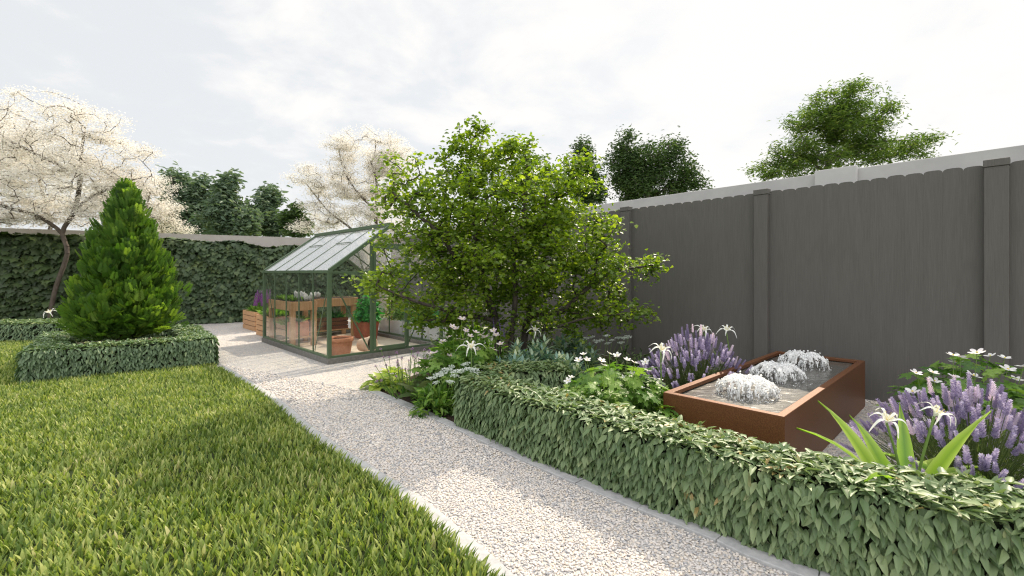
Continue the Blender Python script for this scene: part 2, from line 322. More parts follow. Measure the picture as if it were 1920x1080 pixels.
def fence_mat():
    m, t, out = mat_base('stained_timber')
    tc = N(t, 'ShaderNodeTexCoord')
    mp = N(t, 'ShaderNodeMapping'); mp.inputs['Scale'].default_value = (3.2, 3.2, .42); t.links.new(tc.outputs['Object'], mp.inputs[0])
    no = N(t, 'ShaderNodeTexNoise', i_Scale=1.5, i_Detail=2.0, i_Distortion=.5); t.links.new(mp.outputs[0], no.inputs['Vector'])
    mu = N(t, 'ShaderNodeMath', operation='MULTIPLY', i_1=34.0); t.links.new(no.outputs[0], mu.inputs[0])
    si = N(t, 'ShaderNodeMath', operation='SINE'); t.links.new(mu.outputs[0], si.inputs[0])
    mp2 = N(t, 'ShaderNodeMapping'); mp2.inputs['Scale'].default_value = (150, 150, 5); t.links.new(tc.outputs['Object'], mp2.inputs[0])
    n2 = N(t, 'ShaderNodeTexNoise', i_Scale=1.0, i_Detail=5.0, i_Roughness=.65); t.links.new(mp2.outputs[0], n2.inputs['Vector'])
    a1 = N(t, 'ShaderNodeMath', operation='MULTIPLY_ADD', i_1=.045, i_2=0.0); t.links.new(si.outputs[0], a1.inputs[0])
    a2 = N(t, 'ShaderNodeMath', operation='ADD'); t.links.new(a1.outputs[0], a2.inputs[0]); t.links.new(n2.outputs[0], a2.inputs[1])
    c = ramp(t, a2.outputs[0], [(.2, (.095, .089, .082)), (.5, (.112, .105, .097)), (.8, (.132, .124, .115))])
    b = N(t, 'ShaderNodeBump', i_Strength=.35, i_Distance=.004); t.links.new(a2.outputs[0], b.inputs['Height'])
    p = N(t, 'ShaderNodeBsdfPrincipled', i_Roughness=.65); p.inputs['Specular IOR Level'].default_value = .3
    t.links.new(c, p.inputs['Base Color']); t.links.new(b.outputs[0], p.inputs['Normal']); t.links.new(p.outputs[0], out.inputs[0]); return m
M['fence'] = fence_mat()

def water_mat():
    m, t, out = mat_base('water')
    tc = N(t, 'ShaderNodeTexCoord'); mp = N(t, 'ShaderNodeMapping'); mp.inputs['Scale'].default_value = (1, 1, 1); mp.inputs['Rotation'].default_value = (0, 0, .2)
    t.links.new(tc.outputs['Object'], mp.inputs[0])
    mp.inputs['Scale'].default_value = (4, 13, 1)
    no = N(t, 'ShaderNodeTexNoise', i_Scale=1.0, i_Detail=4.0, i_Distortion=.8); t.links.new(mp.outputs[0], no.inputs['Vector'])
    b = N(t, 'ShaderNodeBump', i_Strength=.4, i_Distance=.02); t.links.new(no.outputs[0], b.inputs['Height'])
    p = N(t, 'ShaderNodeBsdfPrincipled', i_Roughness=.24, i_IOR=1.7); p.inputs['Base Color'].default_value = (.085, .081, .072, 1)
    p.inputs['Specular IOR Level'].default_value = .9
    t.links.new(b.outputs[0], p.inputs['Normal']); t.links.new(p.outputs[0], out.inputs[0]); return m
M['water'] = water_mat()

# ------------------------------------------------------------------ leaf and flower shapes (unit size: along +y, face +z)
def leaf_tpl(wd=.42, fold=.12, droop=.12, belly=.4):
    ts = [0, .22, belly+.1, .78, 1.0]; ws = [0, .75, 1.0, .55, 0]
    v = [(0, 0, 0)]
    for t_, w_ in zip(ts[1:-1], ws[1:-1]):
        z = -droop*t_*t_
        v += [(-w_*wd/2, t_, z+fold*w_*wd), (0, t_, z), (w_*wd/2, t_, z+fold*w_*wd)]
    v.append((0, 1, -droop))
    return np.array(v), {3: [[0, 2, 1], [0, 3, 2], [7, 8, 10], [8, 9, 10]], 4: [[1, 2, 5, 4], [2, 3, 6, 5], [4, 5, 8, 7], [5, 6, 9, 8]]}
LEAF = leaf_tpl(.40, .30, .2, .25); LEAF_NARROW = leaf_tpl(.26, .25, .2); LEAF_ROUND = leaf_tpl(.78, .12, .2, .3); LEAF_HOSTA = leaf_tpl(.6, .2, .35, .25)
QUAD = (np.array([(0, 0, 0), (.32, .5, .05), (0, 1, 0), (-.32, .5, .05)]), {4: [[0, 1, 2, 3]]})
def ivy_tpl():
    pts = [(0, 0), (.30, -.08), (.52, .12), (.36, .34), (.50, .56), (.24, .62), (0, 1.0), (-.24, .62), (-.50, .56), (-.36, .34), (-.52, .12), (-.30, -.08)]
    v = [(x, y, -.10*abs(x)-.12*y*y) for x, y in pts]+[(0, .38, .05)]
    n = len(pts); return np.array(v), {3: [[i, (i+1) % n, n] for i in range(n)]}
IVY = ivy_tpl()
def spray_tpl(n=6):                     # a twig with two rows of leaflets
    vs, fs = [], []; k = 0
    for i in range(n):
        y = .10+.84*i/n; ln = .44*(1-.5*(i/n)**1.4)
        for sx in (-1, 1):
            d = np.array([sx*.82, .62, .16]); d /= np.linalg.norm(d); s_ = np.array([-d[1]*sx, d[0]*sx, 0]); wd = .085
            b = np.array([0, y, 0])
            vs += [b, b+d*ln*.55+s_*wd, b+d*ln, b+d*ln*.55-s_*wd]; fs.append([k, k+1, k+2, k+3]); k += 4
    vs += [(-.012, 0, 0), (.012, 0, 0), (0, 1, 0)]
    return np.array(vs), {4: fs, 3: [[k, k+1, k+2]]}
SPRAY = spray_tpl()
def palmate_tpl():                      # deeply cut five-part leaf
    vs, fs = [(0, 0, 0)], []
    for a in (-1.9, -.95, 0, .95, 1.9):
        L = 1.0-.14*abs(a); c, s_ = math.cos(a), math.sin(a)
        prof = [(.05, .05), (.13, .32), (.30, .48), (.16, .56), (.22, .76), (.07, .78), (0, 1.0)]
        pl = [(x, y) for x, y in prof]+[(-x, y) for x, y in prof[:-1][::-1]]
        k = len(vs)
        for x, y in pl:
            X, Y = x*L, y*L; vs.append((X*c+Y*s_, -X*s_+Y*c, .10*Y-.26*Y*Y+.10*abs(x)))
        kk = len(vs); vs.append((.4*L*s_, .4*L*c, .02))
        m = len(pl)
        fs += [[k+i, k+i+1, kk] for i in range(m-1)]+[[0, k, kk], [k+m-1, 0, kk]]
    return np.array(vs), {3: fs}
PALM = palmate_tpl()
BLADE = (np.array([(-.085, 0, 0), (.085, 0, 0), (.1, .38, .03), (-.1, .38, .03), (.062, .74, .13), (-.062, .74, .13), (0, 1, .26)]), {4: [[0, 1, 2, 3], [3, 2, 4, 5]], 3: [[5, 4, 6]]})
def ico():
    p = (1+5**.5)/2
    v = nrm(np.array([(-1, p, 0), (1, p, 0), (-1, -p, 0), (1, -p, 0), (0, -1, p), (0, 1, p), (0, -1, -p), (0, 1, -p), (p, 0, -1), (p, 0, 1), (-p, 0, -1), (-p, 0, 1)], float))
    f = [[0, 11, 5], [0, 5, 1], [0, 1, 7], [0, 7, 10], [0, 10, 11], [1, 5, 9], [5, 11, 4], [11, 10, 2], [10, 7, 6], [7, 1, 8], [3, 9, 4], [3, 4, 2], [3, 2, 6], [3, 6, 8], [3, 8, 9], [4, 9, 5], [2, 4, 11], [6, 2, 10], [8, 6, 7], [9, 8, 1]]
    return v, {3: f}
ICO = ico()
OCTA = (np.array([(1, 0, 0), (-1, 0, 0), (0, 1, 0), (0, -1, 0), (0, 0, 1), (0, 0, -1)], float), {3: [[0, 2, 4], [2, 1, 4], [1, 3, 4], [3, 0, 4], [2, 0, 5], [1, 2, 5], [3, 1, 5], [0, 3, 5]]})
def rand_rot(m):
    q = nrm(rng.normal(size=(m, 4))); a, b, c, d = q.T
    return np.stack([np.stack([1-2*(c*c+d*d), 2*(b*c-a*d), 2*(b*d+a*c)], -1), np.stack([2*(b*c+a*d), 1-2*(b*b+d*d), 2*(c*d-a*b)], -1), np.stack([2*(b*d-a*c), 2*(c*d+a*b), 1-2*(b*b+c*c)], -1)], 1)
def inpoly(P, poly):
    x, y = P[:, 0], P[:, 1]; poly = np.asarray(poly); c = np.zeros(len(P), bool); j = len(poly)-1
    for i in range(len(poly)):
        xi, yi = poly[i]; xj, yj = poly[j]
        hit = ((yi > y) != (yj > y)) & (x < (xj-xi)*(y-yi)/(yj-yi+1e-12)+xi); c ^= hit; j = i
    return c
def spline(pts, n=60):                  # smooth curve through points (Catmull-Rom), resampled evenly
    p = np.asarray(pts, float); p = np.vstack([2*p[0]-p[1], p, 2*p[-1]-p[-2]]); out = []
    for i in range(1, len(p)-2):
        for t in np.linspace(0, 1, 16, endpoint=False):
            a, b, c, d = p[i-1], p[i], p[i+1], p[i+2]
            out.append(.5*((2*b)+(-a+c)*t+(2*a-5*b+4*c-d)*t*t+(-a+3*b-3*c+d)*t**3))
    out.append(p[-2]); out = np.array(out)
    L = np.r_[0, np.cumsum(np.linalg.norm(np.diff(out, axis=0), axis=1))]; s = np.linspace(0, L[-1], n)
    return np.stack([np.interp(s, L, out[:, k]) for k in range(out.shape[1])], -1)
def normals2(c):
    t = nrm(np.gradient(c, axis=0)); return np.stack([-t[:, 1], t[:, 0]], -1)     # left-hand side of the line
def flat_poly(name, poly, z, mat):
    mb = MB(); poly = np.asarray(poly, float)
    mb.add(np.c_[poly, np.full(len(poly), z)], {len(poly): [np.arange(len(poly))]})
    o = mb.build(name, mat); me = o.data
    if me.polygons[0].normal.z < 0: me.flip_normals()
    return structure(o)

# ------------------------------------------------------------------ the setting: ground, lawn, gravel, soil, kerbs
g = MB(); g.add([(-300, -60, 0), (300, -60, 0), (300, 500, 0), (-300, 500, 0)], {4: [[0, 1, 2, 3]]}); structure(g.build('ground', M['ground']))
KERB = spline([ground(690, 735), ground(765, 767), ground(833, 798), ground(920, 840), ground(1016, 884), ground(1121, 929), ground(1246, 981), ground(1342, 1020), (1.12, 2.02), (1.55, 1.72), (2.15, 1.42), (2.9, 1.15)], 90)
LAWN = spline([(-4.2, 6.42), ground(447, 716), ground(498, 750), ground(570, 814), ground(642, 868), ground(714, 917), ground(775, 960), ground(842, 1020), ground(905, 1078), (.12, 1.62), (.48, 1.2)], 90)
kn = normals2(KERB); ln_ = normals2(LAWN)
FENCE_C, FENCE_D = 7.64, np.array([-.652, .758]); FENCE_N = np.array([-.758, -.652])      # fence line x+.86y = 7.64; N faces the garden
def fence_at(y, off=0.0): return np.array([FENCE_C-.86*y, y])+FENCE_N*off
flat_poly('gravel_path', [(-7.6, 13.5), (-9.5, 10.6), (-5.5, 6.0), (-1.0, .6), (4.5, .2), (7.2, .5), fence_at(1.0), fence_at(13.4)], .004, M['gravel'])
lawn_poly = np.vstack([LAWN, [(.7, .6), (-12, .6), (-16, 8.8), (-13, 9.6), (-9.0, 9.6), (-6.6, 8.4)]])
flat_poly('lawn', lawn_poly, .010, M['lawn_base'])
inner = KERB+kn*.085
bed_poly = np.vstack([inner[:74], [(1.35, 2.15), (1.0, 3.1), (1.75, 4.5), fence_at(6.2, .05), fence_at(9.0, .05), (-.75, 7.0)]])
flat_poly('planting_bed', bed_poly, .012, M['soil'])
def kerb_strip(name, c, nv, side, wd, top, length):
    mb = MB(); s = np.r_[0, np.cumsum(np.linalg.norm(np.diff(c, axis=0), axis=1))]
    x = 0.0
    while x < s[-1]-.05:
        e = min(x+length, s[-1]); a = x+.002; b = e-.002; q = []
        for t_ in np.linspace(a, b, 4):
            p = np.array([np.interp(t_, s, c[:, 0]), np.interp(t_, s, c[:, 1])]); n_ = np.array([np.interp(t_, s, nv[:, 0]), np.interp(t_, s, nv[:, 1])])*side
            q.append((p, n_))
        h = top+U(-.003, .003)
        v = []
        for p, n_ in q:
            o_ = p+n_*wd; v += [(*p, -.03), (*o_, -.03), (*o_, h), (*p, h)]
        fs = []
        for i in range(3):
            k = i*4; fs += [[k, k+1, k+5, k+4], [k+1, k+2, k+6, k+5], [k+2, k+3, k+7, k+6], [k+3, k, k+4, k+7]]
        fs += [[3, 2, 1, 0], [12, 13, 14, 15]]; mb.add(v, {4: fs}, rng.random()); x = e
    o = mb.build(name, M['kerb'], bevel=.004); return structure(o)
kerb_strip('kerb_strip', KERB, kn, 1, .085, .020, .42)
kerb_strip('lawn_kerb_strip', LAWN[4:]+0, ln_[4:], 1, .10, .018, .6)

# grass blades
def grass():
    mb = MB()
    for (y0, y1, dens, h) in ((1.0, 2.6, 3900, .058), (2.6, 4.2, 3700, .055), (4.2, 6.4, 3200, .053), (6.4, 9.6, 2500, .053)):
        x0, x1 = -1.3*y1-1.2, 1.2; n = int((x1-x0)*(y1-y0)*dens)
        P = np.c_[U(x0, x1, n), U(y0, y1, n)]
        P = P[inpoly(P, lawn_poly) & (P[:, 0] > -1.3*P[:, 1]-1.2)]
        m = len(P); a = U(0, 2*np.pi, m); lean = np.abs(rng.normal(0, .22, m))+.04
        hd = np.c_[np.cos(a), np.sin(a), np.zeros(m)]
        d = hd*np.sin(lean)[:, None]+np.array([0, 0, 1])*np.cos(lean)[:, None]
        nn = np.array([0, 0, 1])*np.sin(lean)[:, None]-hd*np.cos(lean)[:, None]
        R = frames(d, -nn)
        s = h*U(.6, 1.3, m); W = s*U(.85, 1.45, m)
        mb.inst(BLADE, R, np.c_[P, np.full(m, .008)], np.c_[W, s, s], np.clip(rng.beta(2, 2.6, m), 0, 1))
    # longer fringe leaning over the kerb
    k = 1500; i = rng.integers(6, 88, k); P = LAWN[i]+(LAWN[i+1]-LAWN[i])*U(0, 1, k)[:, None]-ln_[i]*U(.0, .05, k)[:, None]
    lean = U(.1, .8, k); hd = np.c_[ln_[i]+rng.normal(0, .5, (k, 2)), np.zeros(k)]; hd = nrm(hd)
    d = hd*np.sin(lean)[:, None]+np.array([0, 0, 1])*np.cos(lean)[:, None]; nn = hd*np.cos(lean)[:, None]-np.array([0, 0, 1])*np.sin(lean)[:, None]
    s = U(.04, .085, k); mb.inst(BLADE, frames(d, nn), np.c_[P, np.full(k, .008)], np.c_[s*.8, s, s], rng.beta(2, 3.5, k))
    tag(mb.build('grass', M['grass']), 'short green lawn grass beside the gravel path', 'grass', kind='stuff')
grass()
def stones():
    mb = MB(); path = np.vstack([LAWN+ln_*.10, KERB[::-1]])
    yard = np.array([(1.75, 2.4), (2.3, 1.5), (4.5, 1.6), fence_at(2.4, .03), fence_at(5.0, .03), (3.6, 4.45)])
    for poly, y0, y1, sp, x0, x1 in ((path, 1.3, 3.1, .0135, -1.7, 2.4), (path, 3.1, 4.6, .017, -2.9, .6), (path, 4.6, 6.4, .024, -4.2, -.9), (yard, 1.5, 5.0, .019, 1.7, 5.5)):
        gx, gy = np.meshgrid(np.arange(x0, x1, sp), np.arange(y0, y1, sp)); P = np.c_[gx.ravel(), gy.ravel()]; P = P+rng.normal(0, sp*.33, P.shape)
        P = P[inpoly(P, poly)]; m = len(P)
        a = U(0, 2*np.pi, m); tl = rng.normal(0, .22, (m, 2)); d = np.c_[np.cos(a), np.sin(a), tl[:, 0]]; n_ = np.c_[tl, np.ones(m)]
        r = sp*.5*U(.75, 1.35, m)
        mb.inst(ICO if sp < .02 else OCTA, frames(d, n_), np.c_[P, .004+r*U(.1, .6, m)], np.c_[r*U(.65, 1., m), r*U(.9, 1.5, m), r*U(.4, .75, m)], rng.random(m))
    tag(mb.build('gravel', M['stone']), 'pale grey and cream gravel chippings on the path', 'gravel', kind='stuff')
stones()

# ------------------------------------------------------------------ fence and walls
PY = [3.985+1.446*k for k in range(-2, 7)]
def fence():
    root = thing('timber_fence', 'tall dark grey timber fence with scalloped picket tops behind the fountain', 'fence', (*fence_at(5.4), 0))
    d3 = np.array([*FENCE_D, 0]); n3 = np.array([*FENCE_N, 0]); L = 1.446/.758
    for k, y in enumerate(PY):
        p = fence_at(y); c = np.array([*p, 0])
        post = MB(); post.box(c+n3*.022+[0, 0, 1.107], .075, .045, 1.107, d3, n3); po = post.build('fence_post', M['fence'], root, bevel=.004)
        cap = MB(); cap.box(c+n3*.024+[0, 0, 2.247], .080, .050, .031, d3, n3); cap.build('post_cap', M['fence'], po, bevel=.004)
        if k == len(PY)-1: break
        mb = MB(); npk = 13; a0 = .075; pw = (L-.15)/npk
        for j in range(npk):
            x0 = a0+j*pw; x1 = x0+pw-.0004; cx = (x0+x1)/2; hw = (x1-x0)/2; zt = 2.252+U(-.004, .004)
            out = [(x0, .0), (x1, .0), (x1, zt-.034)]
            for t_ in np.linspace(0, np.pi, 9)[1:-1]: out.append((cx+hw*np.sign(np.cos(t_))*abs(np.cos(t_))**.55, zt-.034+.034*np.sin(t_)**.8))
            out.append((x0, zt-.034))
            m = len(out); dp = U(-.0003, .0003)
            v = [c+d3*x+n3*(.0+dp)+[0, 0, z] for x, z in out]+[c+d3*x-n3*.02+[0, 0, z] for x, z in out]
            mb.add(v, {m: [np.arange(m), np.arange(m)[::-1]+m], 4: [[i, i+m, (i+1) % m+m, (i+1) % m] for i in range(m)]}, rng.random())
        mb.build('picket_panel', M['fence'], root)
fence()
def rear_wall():
    root = thing('boundary_wall', 'light grey rendered wall rising just above the dark timber fence', 'wall', (*fence_at(5.4, -.7), 0))
    d3 = np.array([*FENCE_D, 0]); n3 = np.array([*FENCE_N, 0])
    def seg(y0, y1, off, th, top, name, mat):
        p = np.array([*fence_at(y0, off), 0]); q = np.array([*fence_at(y1, off), 0]); ln = np.linalg.norm(q-p)
        mb = MB(); mb.box((p+q)/2-n3*th/2+[0, 0, top/2], ln/2, th/2, top/2, d3, n3); return mb.build(name, mat, root, bevel=.006)
    seg(1.0, 13.3, -.6, .2, 2.49, 'wall', M['render_grey'])
    seg(4.83, 5.14, -.52, .079, 2.512, 'pier', M['render_white'])
rear_wall()
HD = nrm(np.array([1.87, 1.0])); HN = np.array([HD[1], -HD[0]])         # line of the ivy hedge; HN faces the garden
H0 = ground(341, 609)
def hpt(s, off=0.0): return H0+HD*s+HN*off
mb = MB(); p, q = hpt(-6.5, -1.2), hpt(5.3, -1.2)
mb.box([*((p+q)/2), 1.17], 5.9, .1, 1.17, (*HD, 0), (*HN, 0)); tag(mb.build('boundary_wall', M['render_warm']), 'low warm grey wall showing over the top of the ivy hedge', 'wall')

# ------------------------------------------------------------------ hedges
def hedge(name, label, line, width, height, lsize, dens, leaf, mat, tpl=LEAF, cap=(True, True), bulge=.02, toplean=.2, layers=2, group=None, wavy=0.0):
    c = np.asarray(line, float); nv = normals2(c); L = np.r_[0, np.cumsum(np.linalg.norm(np.diff(c, axis=0), axis=1))]
    root = thing(name, label, 'hedge', (*c[len(c)//2], 0), group)
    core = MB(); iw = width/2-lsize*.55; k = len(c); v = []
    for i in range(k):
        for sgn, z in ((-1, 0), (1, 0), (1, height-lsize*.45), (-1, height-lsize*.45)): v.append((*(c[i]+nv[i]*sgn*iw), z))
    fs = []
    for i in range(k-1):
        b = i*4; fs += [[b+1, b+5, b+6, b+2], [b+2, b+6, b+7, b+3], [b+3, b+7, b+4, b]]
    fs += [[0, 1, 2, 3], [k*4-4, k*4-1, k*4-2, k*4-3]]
    core.add(v, {4: fs}); core.build('dark_core', M['hedge_shade_core'], root)  # solid block; its near-black colour stands in for shade between the leaves
    mb = MB()
    def put(P, out, up, n, top):
        m = len(P); out3 = np.c_[out, np.zeros(m)]; z = np.array([0, 0, 1.])
        if top:
            a = U(0, 2*np.pi, m); d = np.c_[np.cos(a), np.sin(a), rng.normal(toplean, .22, m)]; nn = np.c_[rng.normal(0, .22, (m, 2)), np.ones(m)]
        else:
            along = np.cross(out3, z)
            d = -z*U(.6, 1., m)[:, None]+out3*U(.25, 1.15, m)[:, None]+along*rng.normal(0, .38, m)[:, None]
            nn = out3+z*.45+rng.normal(0, .30, (m, 3))
        s = lsize*U(.7, 1.25, m)
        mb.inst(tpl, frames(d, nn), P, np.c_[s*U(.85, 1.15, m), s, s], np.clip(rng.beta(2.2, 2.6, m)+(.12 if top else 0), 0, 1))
    def along_pts(n):
        s = U(0, L[-1], n); return np.stack([np.interp(s, L, c[:, j]) for j in (0, 1)], -1), nrm(np.stack([np.interp(s, L, nv[:, j]) for j in (0, 1)], -1)), s
    for layer in range(layers):
        inset = layer*lsize*.28
        for sgn in (-1, 1):
            n = int(L[-1]*height*dens); P, nn, s = along_pts(n); z = U(.015, height-.01, n)
            hh = height+wavy*np.sin(s*2.1)*.5+wavy*np.sin(s*5.3+1)*.3; z = z*hh/height
            off = width/2+bulge*np.sin(s*7+z*9)*.6+rng.normal(0, bulge*.5, n)-inset
            # round the shoulder a little
            off -= np.clip((z-height+.06)/.06, 0, 1)**2*.03
            put(np.c_[P+nn*(sgn*off)[:, None], z], nn*sgn, 0, n, False)
        n = int(L[-1]*width*dens*1.15); P, nn, s = along_pts(n); o = U(-width/2, width/2, n)
        hh = height+wavy*np.sin(s*2.1)*.5+wavy*np.sin(s*5.3+1)*.3
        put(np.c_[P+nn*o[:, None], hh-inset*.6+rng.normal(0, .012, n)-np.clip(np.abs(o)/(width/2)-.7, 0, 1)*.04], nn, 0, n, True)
        for e in (0, 1):
            if not cap[e]: continue
            n = int(width*height*dens); i = 0 if e == 0 else -1; t = (c[0]-c[1]) if e == 0 else (c[-1]-c[-2]); t = nrm(t)
            o = U(-width/2, width/2, n); z = U(.015, height, n)
            put(np.c_[c[i]+nv[i]*o[:, None]+t*(rng.normal(0, bulge*.5, n)-inset+lsize*.2)[:, None], z], np.repeat(t[None], n, 0), 0, n, False)
    if toplean > .15:   # upright young shoots
        n = int(L[-1]*24); P, nn, s = along_pts(n); o = U(-width/2, width/2, n)
        for q in range(3):
            a = U(0, 6.28, n); d = np.c_[np.cos(a)*.5, np.sin(a)*.5, np.ones(n)]; sz = lsize*U(.7, 1., n)
            mb.inst(tpl, frames(d, np.c_[-np.cos(a), -np.sin(a), np.full(n, .5)]), np.c_[P+nn*o[:, None], np.full(n, height)], sz, U(.5, 1, n))
    mb.build('foliage', mat, root, smooth=True); return root
hl = KERB[23:]+kn[23:]*.262
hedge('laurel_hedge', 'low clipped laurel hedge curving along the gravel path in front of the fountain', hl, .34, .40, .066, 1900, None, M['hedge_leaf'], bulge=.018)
hedge('laurel_hedge', 'short low laurel hedge under the spreading tree behind the curved hedge', spline([(-.28, 4.28), (.1, 4.40), (.5, 4.42)], 12), .32, .40, .062, 1300, None, M['hedge_leaf'])
ring = [np.array(q) for q in ((-5.66, 5.3), (-4.15, 6.39), (-5.43, 7.92), (-6.94, 6.83))]
ctr = sum(ring)/4; ins = [q+nrm(ctr-q)*.235 for q in ring]
rl = np.vstack([np.linspace(ins[i], ins[(i+1) % 4], 12)[(0 if i == 0 else 1):] for i in range(4)])
def ring_hedge():
    # four straight runs joined into one clipped square
    root = None; objs = []
    for i in range(4):
        a, b = ins[i], ins[(i+1) % 4]; t = nrm(b-a); ln = np.linspace(a-t*.165, b+t*.165, 10)
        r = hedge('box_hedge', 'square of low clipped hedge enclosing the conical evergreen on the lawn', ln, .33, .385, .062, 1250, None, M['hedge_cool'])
        objs.append(r)
    root = objs[0]
    for r in objs[1:]:
        for ch in list(r.children):
            w_ = parent_world(ch); ch.parent = root; ch.location = w_-parent_world(root)
        bpy.data.objects.remove(r)
    soil = MB(); soil.add([(*q, .27) for q in ins], {4: [[0, 1, 2, 3]]}); soil.build('soil', M['soil'], root)
ring_hedge()
hedge('box_hedge', 'low clipped hedge at the lawn edge in front of the ivy wall', np.linspace((-12.6, 8.2), (-8.55, 8.95), 16), .7, .36, .062, 900, None, M['hedge_cool'])
hedge('ivy_hedge', 'dark ivy covered hedge behind the blossom trunks and the cone shaped evergreen', np.linspace(hpt(-6.5, -.3), hpt(.05, -.3), 30), .5, 2.13, .145, 210, None, M['ivy'], IVY, bulge=.085, toplean=.14, layers=2)
hedge('ivy_hedge', 'grey green ivy covered hedge with a wavy top behind the greenhouse', np.linspace(hpt(-.1, -.22), hpt(4.6, -.22), 30), .5, 2.04, .115, 330, None, M['ivy_grey'], IVY, bulge=.075, toplean=.14, layers=2, wavy=.12)

# ------------------------------------------------------------------ trees
def grow(base_lines, pts, rtip=.004, power=2.4):
    """nearest-neighbour skeleton: limbs first, then every crown point joins the nearest node already grown"""
    nodes, par = [], []
    for ln in base_lines:
        ln = np.asarray(ln, float); start = -1
        if nodes:
            dd = np.linalg.norm(np.array(nodes)-ln[0], axis=1); j = int(dd.argmin())
            if dd[j] < .45: start = j
        for i, p in enumerate(ln):
            if i == 0 and start >= 0: prev = start; continue
            nodes.append(p); par.append((start if i == 0 else prev)); prev = len(nodes)-1
    nb = len(nodes); base = np.array(nodes[0])
    arr = np.array(nodes); order = np.argsort([np.min(np.linalg.norm(arr-p, axis=1)) for p in pts])
    cap = nb+3*len(pts)+5; A = np.zeros((cap, 3)); A[:nb] = arr; n = nb; depth = np.linalg.norm(A-base, axis=1)
    for k in order:
        p = pts[k]; d = np.linalg.norm(A[:n]-p, axis=1)+.25*np.maximum(0, depth[:n]-np.linalg.norm(p-base)); j = int(d.argmin())
        q = A[j]; dist = np.linalg.norm(p-q); mid = (p+q)/2+rng.normal(0, dist*.10, 3)+[0, 0, dist*.07]
        A[n] = mid; par.append(j); depth[n] = np.linalg.norm(mid-base); A[n+1] = p; par.append(n); depth[n+1] = np.linalg.norm(p-base); n += 2
    A = A[:n]; par = np.array(par); acc = np.full(n, rtip**power)
    for i in range(n-1, -1, -1):
        if par[i] >= 0: acc[par[i]] += acc[i]
    return A, par, acc**(1/power), nb
def blob_pts(blobs, Y0, n, shell=.55):
    area = np.array([b[2]*b[3] for b in blobs], float); cnt = np.maximum(1, (n*area/area.sum()).astype(int)); out = []
    for b, c in zip(blobs, cnt):
        px, py, rx, ry = b[:4]; dy = b[4] if len(b) > 4 else 0; rd = b[5] if len(b) > 5 else None
        Y = Y0+dy; C = at(px, py, Y); RX, RZ = rx*Y/F, ry*Y/F; RY = rd if rd else min(RX, 1.0)
        u = nrm(rng.normal(size=(c, 3)))*(U(shell**3, 1, c)**(1/3))[:, None]
        out.append(C+u*[RX, RY, RZ])
    return np.vstack(out)
def tree(name, label, lines, pts, bark, leafmat, tpl, nleaf, lsize, spread, cat='tree', flat=1.0, rtip=.004, upn=.8, droop=-.1, rscale=1.0, group=None, sides=6, thick=None, tintup=.0):
    A, par, r, nb = grow(lines, pts, rtip); r = r*rscale
    base = A[0]; root = thing(name, label, cat, (base[0], base[1], max(0, base[2])), group)
    if thick is not None: r = np.minimum(r, thick)
    i = np.where(par >= 0)[0]; pr = par[i]
    tr = MB(); big = r[i] > rtip*3.2
    tr.edges(A[pr[big]], A[i[big]], np.minimum(r[pr[big]], r[i[big]]*1.35), r[i[big]], 8); tr.edges(A[pr[~big]], A[i[~big]], np.minimum(r[pr[~big]], r[i[~big]]*1.4), r[i[~big]], 4)
    tr.build('trunk', bark, root, smooth=True)
    # leaves along the outer twigs
    tips = np.where(np.arange(len(A)) >= nb)[0]; m = nleaf
    j = tips[rng.integers(0, len(tips), m)]; t = U(0, 1, m)[:, None]
    P = A[j]*t+A[par[j]]*(1-t); P = P+rng.normal(0, 1, (m, 3))*[spread, spread, spread*flat]
    a = U(0, 2*np.pi, m); d = np.c_[np.cos(a), np.sin(a), rng.normal(droop, .35, m)]; nn = np.c_[rng.normal(0, 1-upn*.6, (m, 2)), np.full(m, upn)]
    s = lsize*U(.65, 1.25, m); lf = MB()
    lf.inst(tpl, frames(d, nn), P, s, np.clip(rng.beta(2, 2.4, m), 0, 1)); lf.build('crown', leafmat, root, smooth=False)
    return root
def line(pix, Y0):                       # limb given as (px, py, depth offset)
    return spline([at(p[0], p[1], Y0+(p[2] if len(p) > 2 else 0)) for p in pix], 4*len(pix))

Y0 = 5.45
t1 = line([(938, 722), (932, 640), (926, 590), (905, 525), (895, 470), (890, 400), (880, 330), (884, 262)], Y0)
t2 = line([(962, 722, -.1), (958, 650, -.1), (966, 560, -.2), (963, 470, -.3), (985, 410, -.3), (975, 345, -.3)], Y0)
t3 = line([(975, 722, .1), (985, 620, .1), (1003, 545, .2), (1020, 480, .2), (1035, 400, .2), (1062, 320, .2)], Y0)
b1 = line([(901, 500), (860, 490, -.2), (826, 440, -.4), (780, 400, -.4), (735, 360, -.3)], Y0)
b2 = line([(995, 590, .1), (1050, 585, -.1), (1095, 545, -.2), (1150, 510, -.2), (1225, 497, -.1)], Y0)
b3 = line([(985, 620, .1), (1030, 617, -.2), (1085, 600, -.3), (1150, 590, -.3), (1205, 590, -.2)], Y0)
b4 = line([(928, 600), (850, 585, -.3), (780, 565, -.5), (705, 535, -.5)], Y0)
b5 = line([(895, 440), (930, 380, .4), (960, 320, .6)], Y0)
blobs = [(940, 420, 215, 130), (905, 294, 78, 60), (888, 246, 30, 22), (960, 275, 40, 22), (960, 275, 45, 26), (805, 335, 70, 52), (1075, 335, 65, 48), (1030, 500, 110, 60), (1060, 560, 90, 40), (900, 560, 80, 40), (955, 390, 150, 75), (795, 430, 100, 65), (1075, 440, 95, 65), (930, 500, 165, 65),
         (775, 535, 90, 55), (1130, 510, 95, 38), (1210, 500, 48, 20), (698, 528, 46, 24), (1150, 580, 72, 42), (855, 575, 90, 40), (1040, 590, 90, 34), (785, 595, 60, 22), (850, 612, 70, 20), (990, 622, 70, 18), (1100, 615, 80, 18), (1000, 345, 60, 45), (930, 440, 120, 60), (720, 370, 30, 30), (740, 300, 24, 16)]
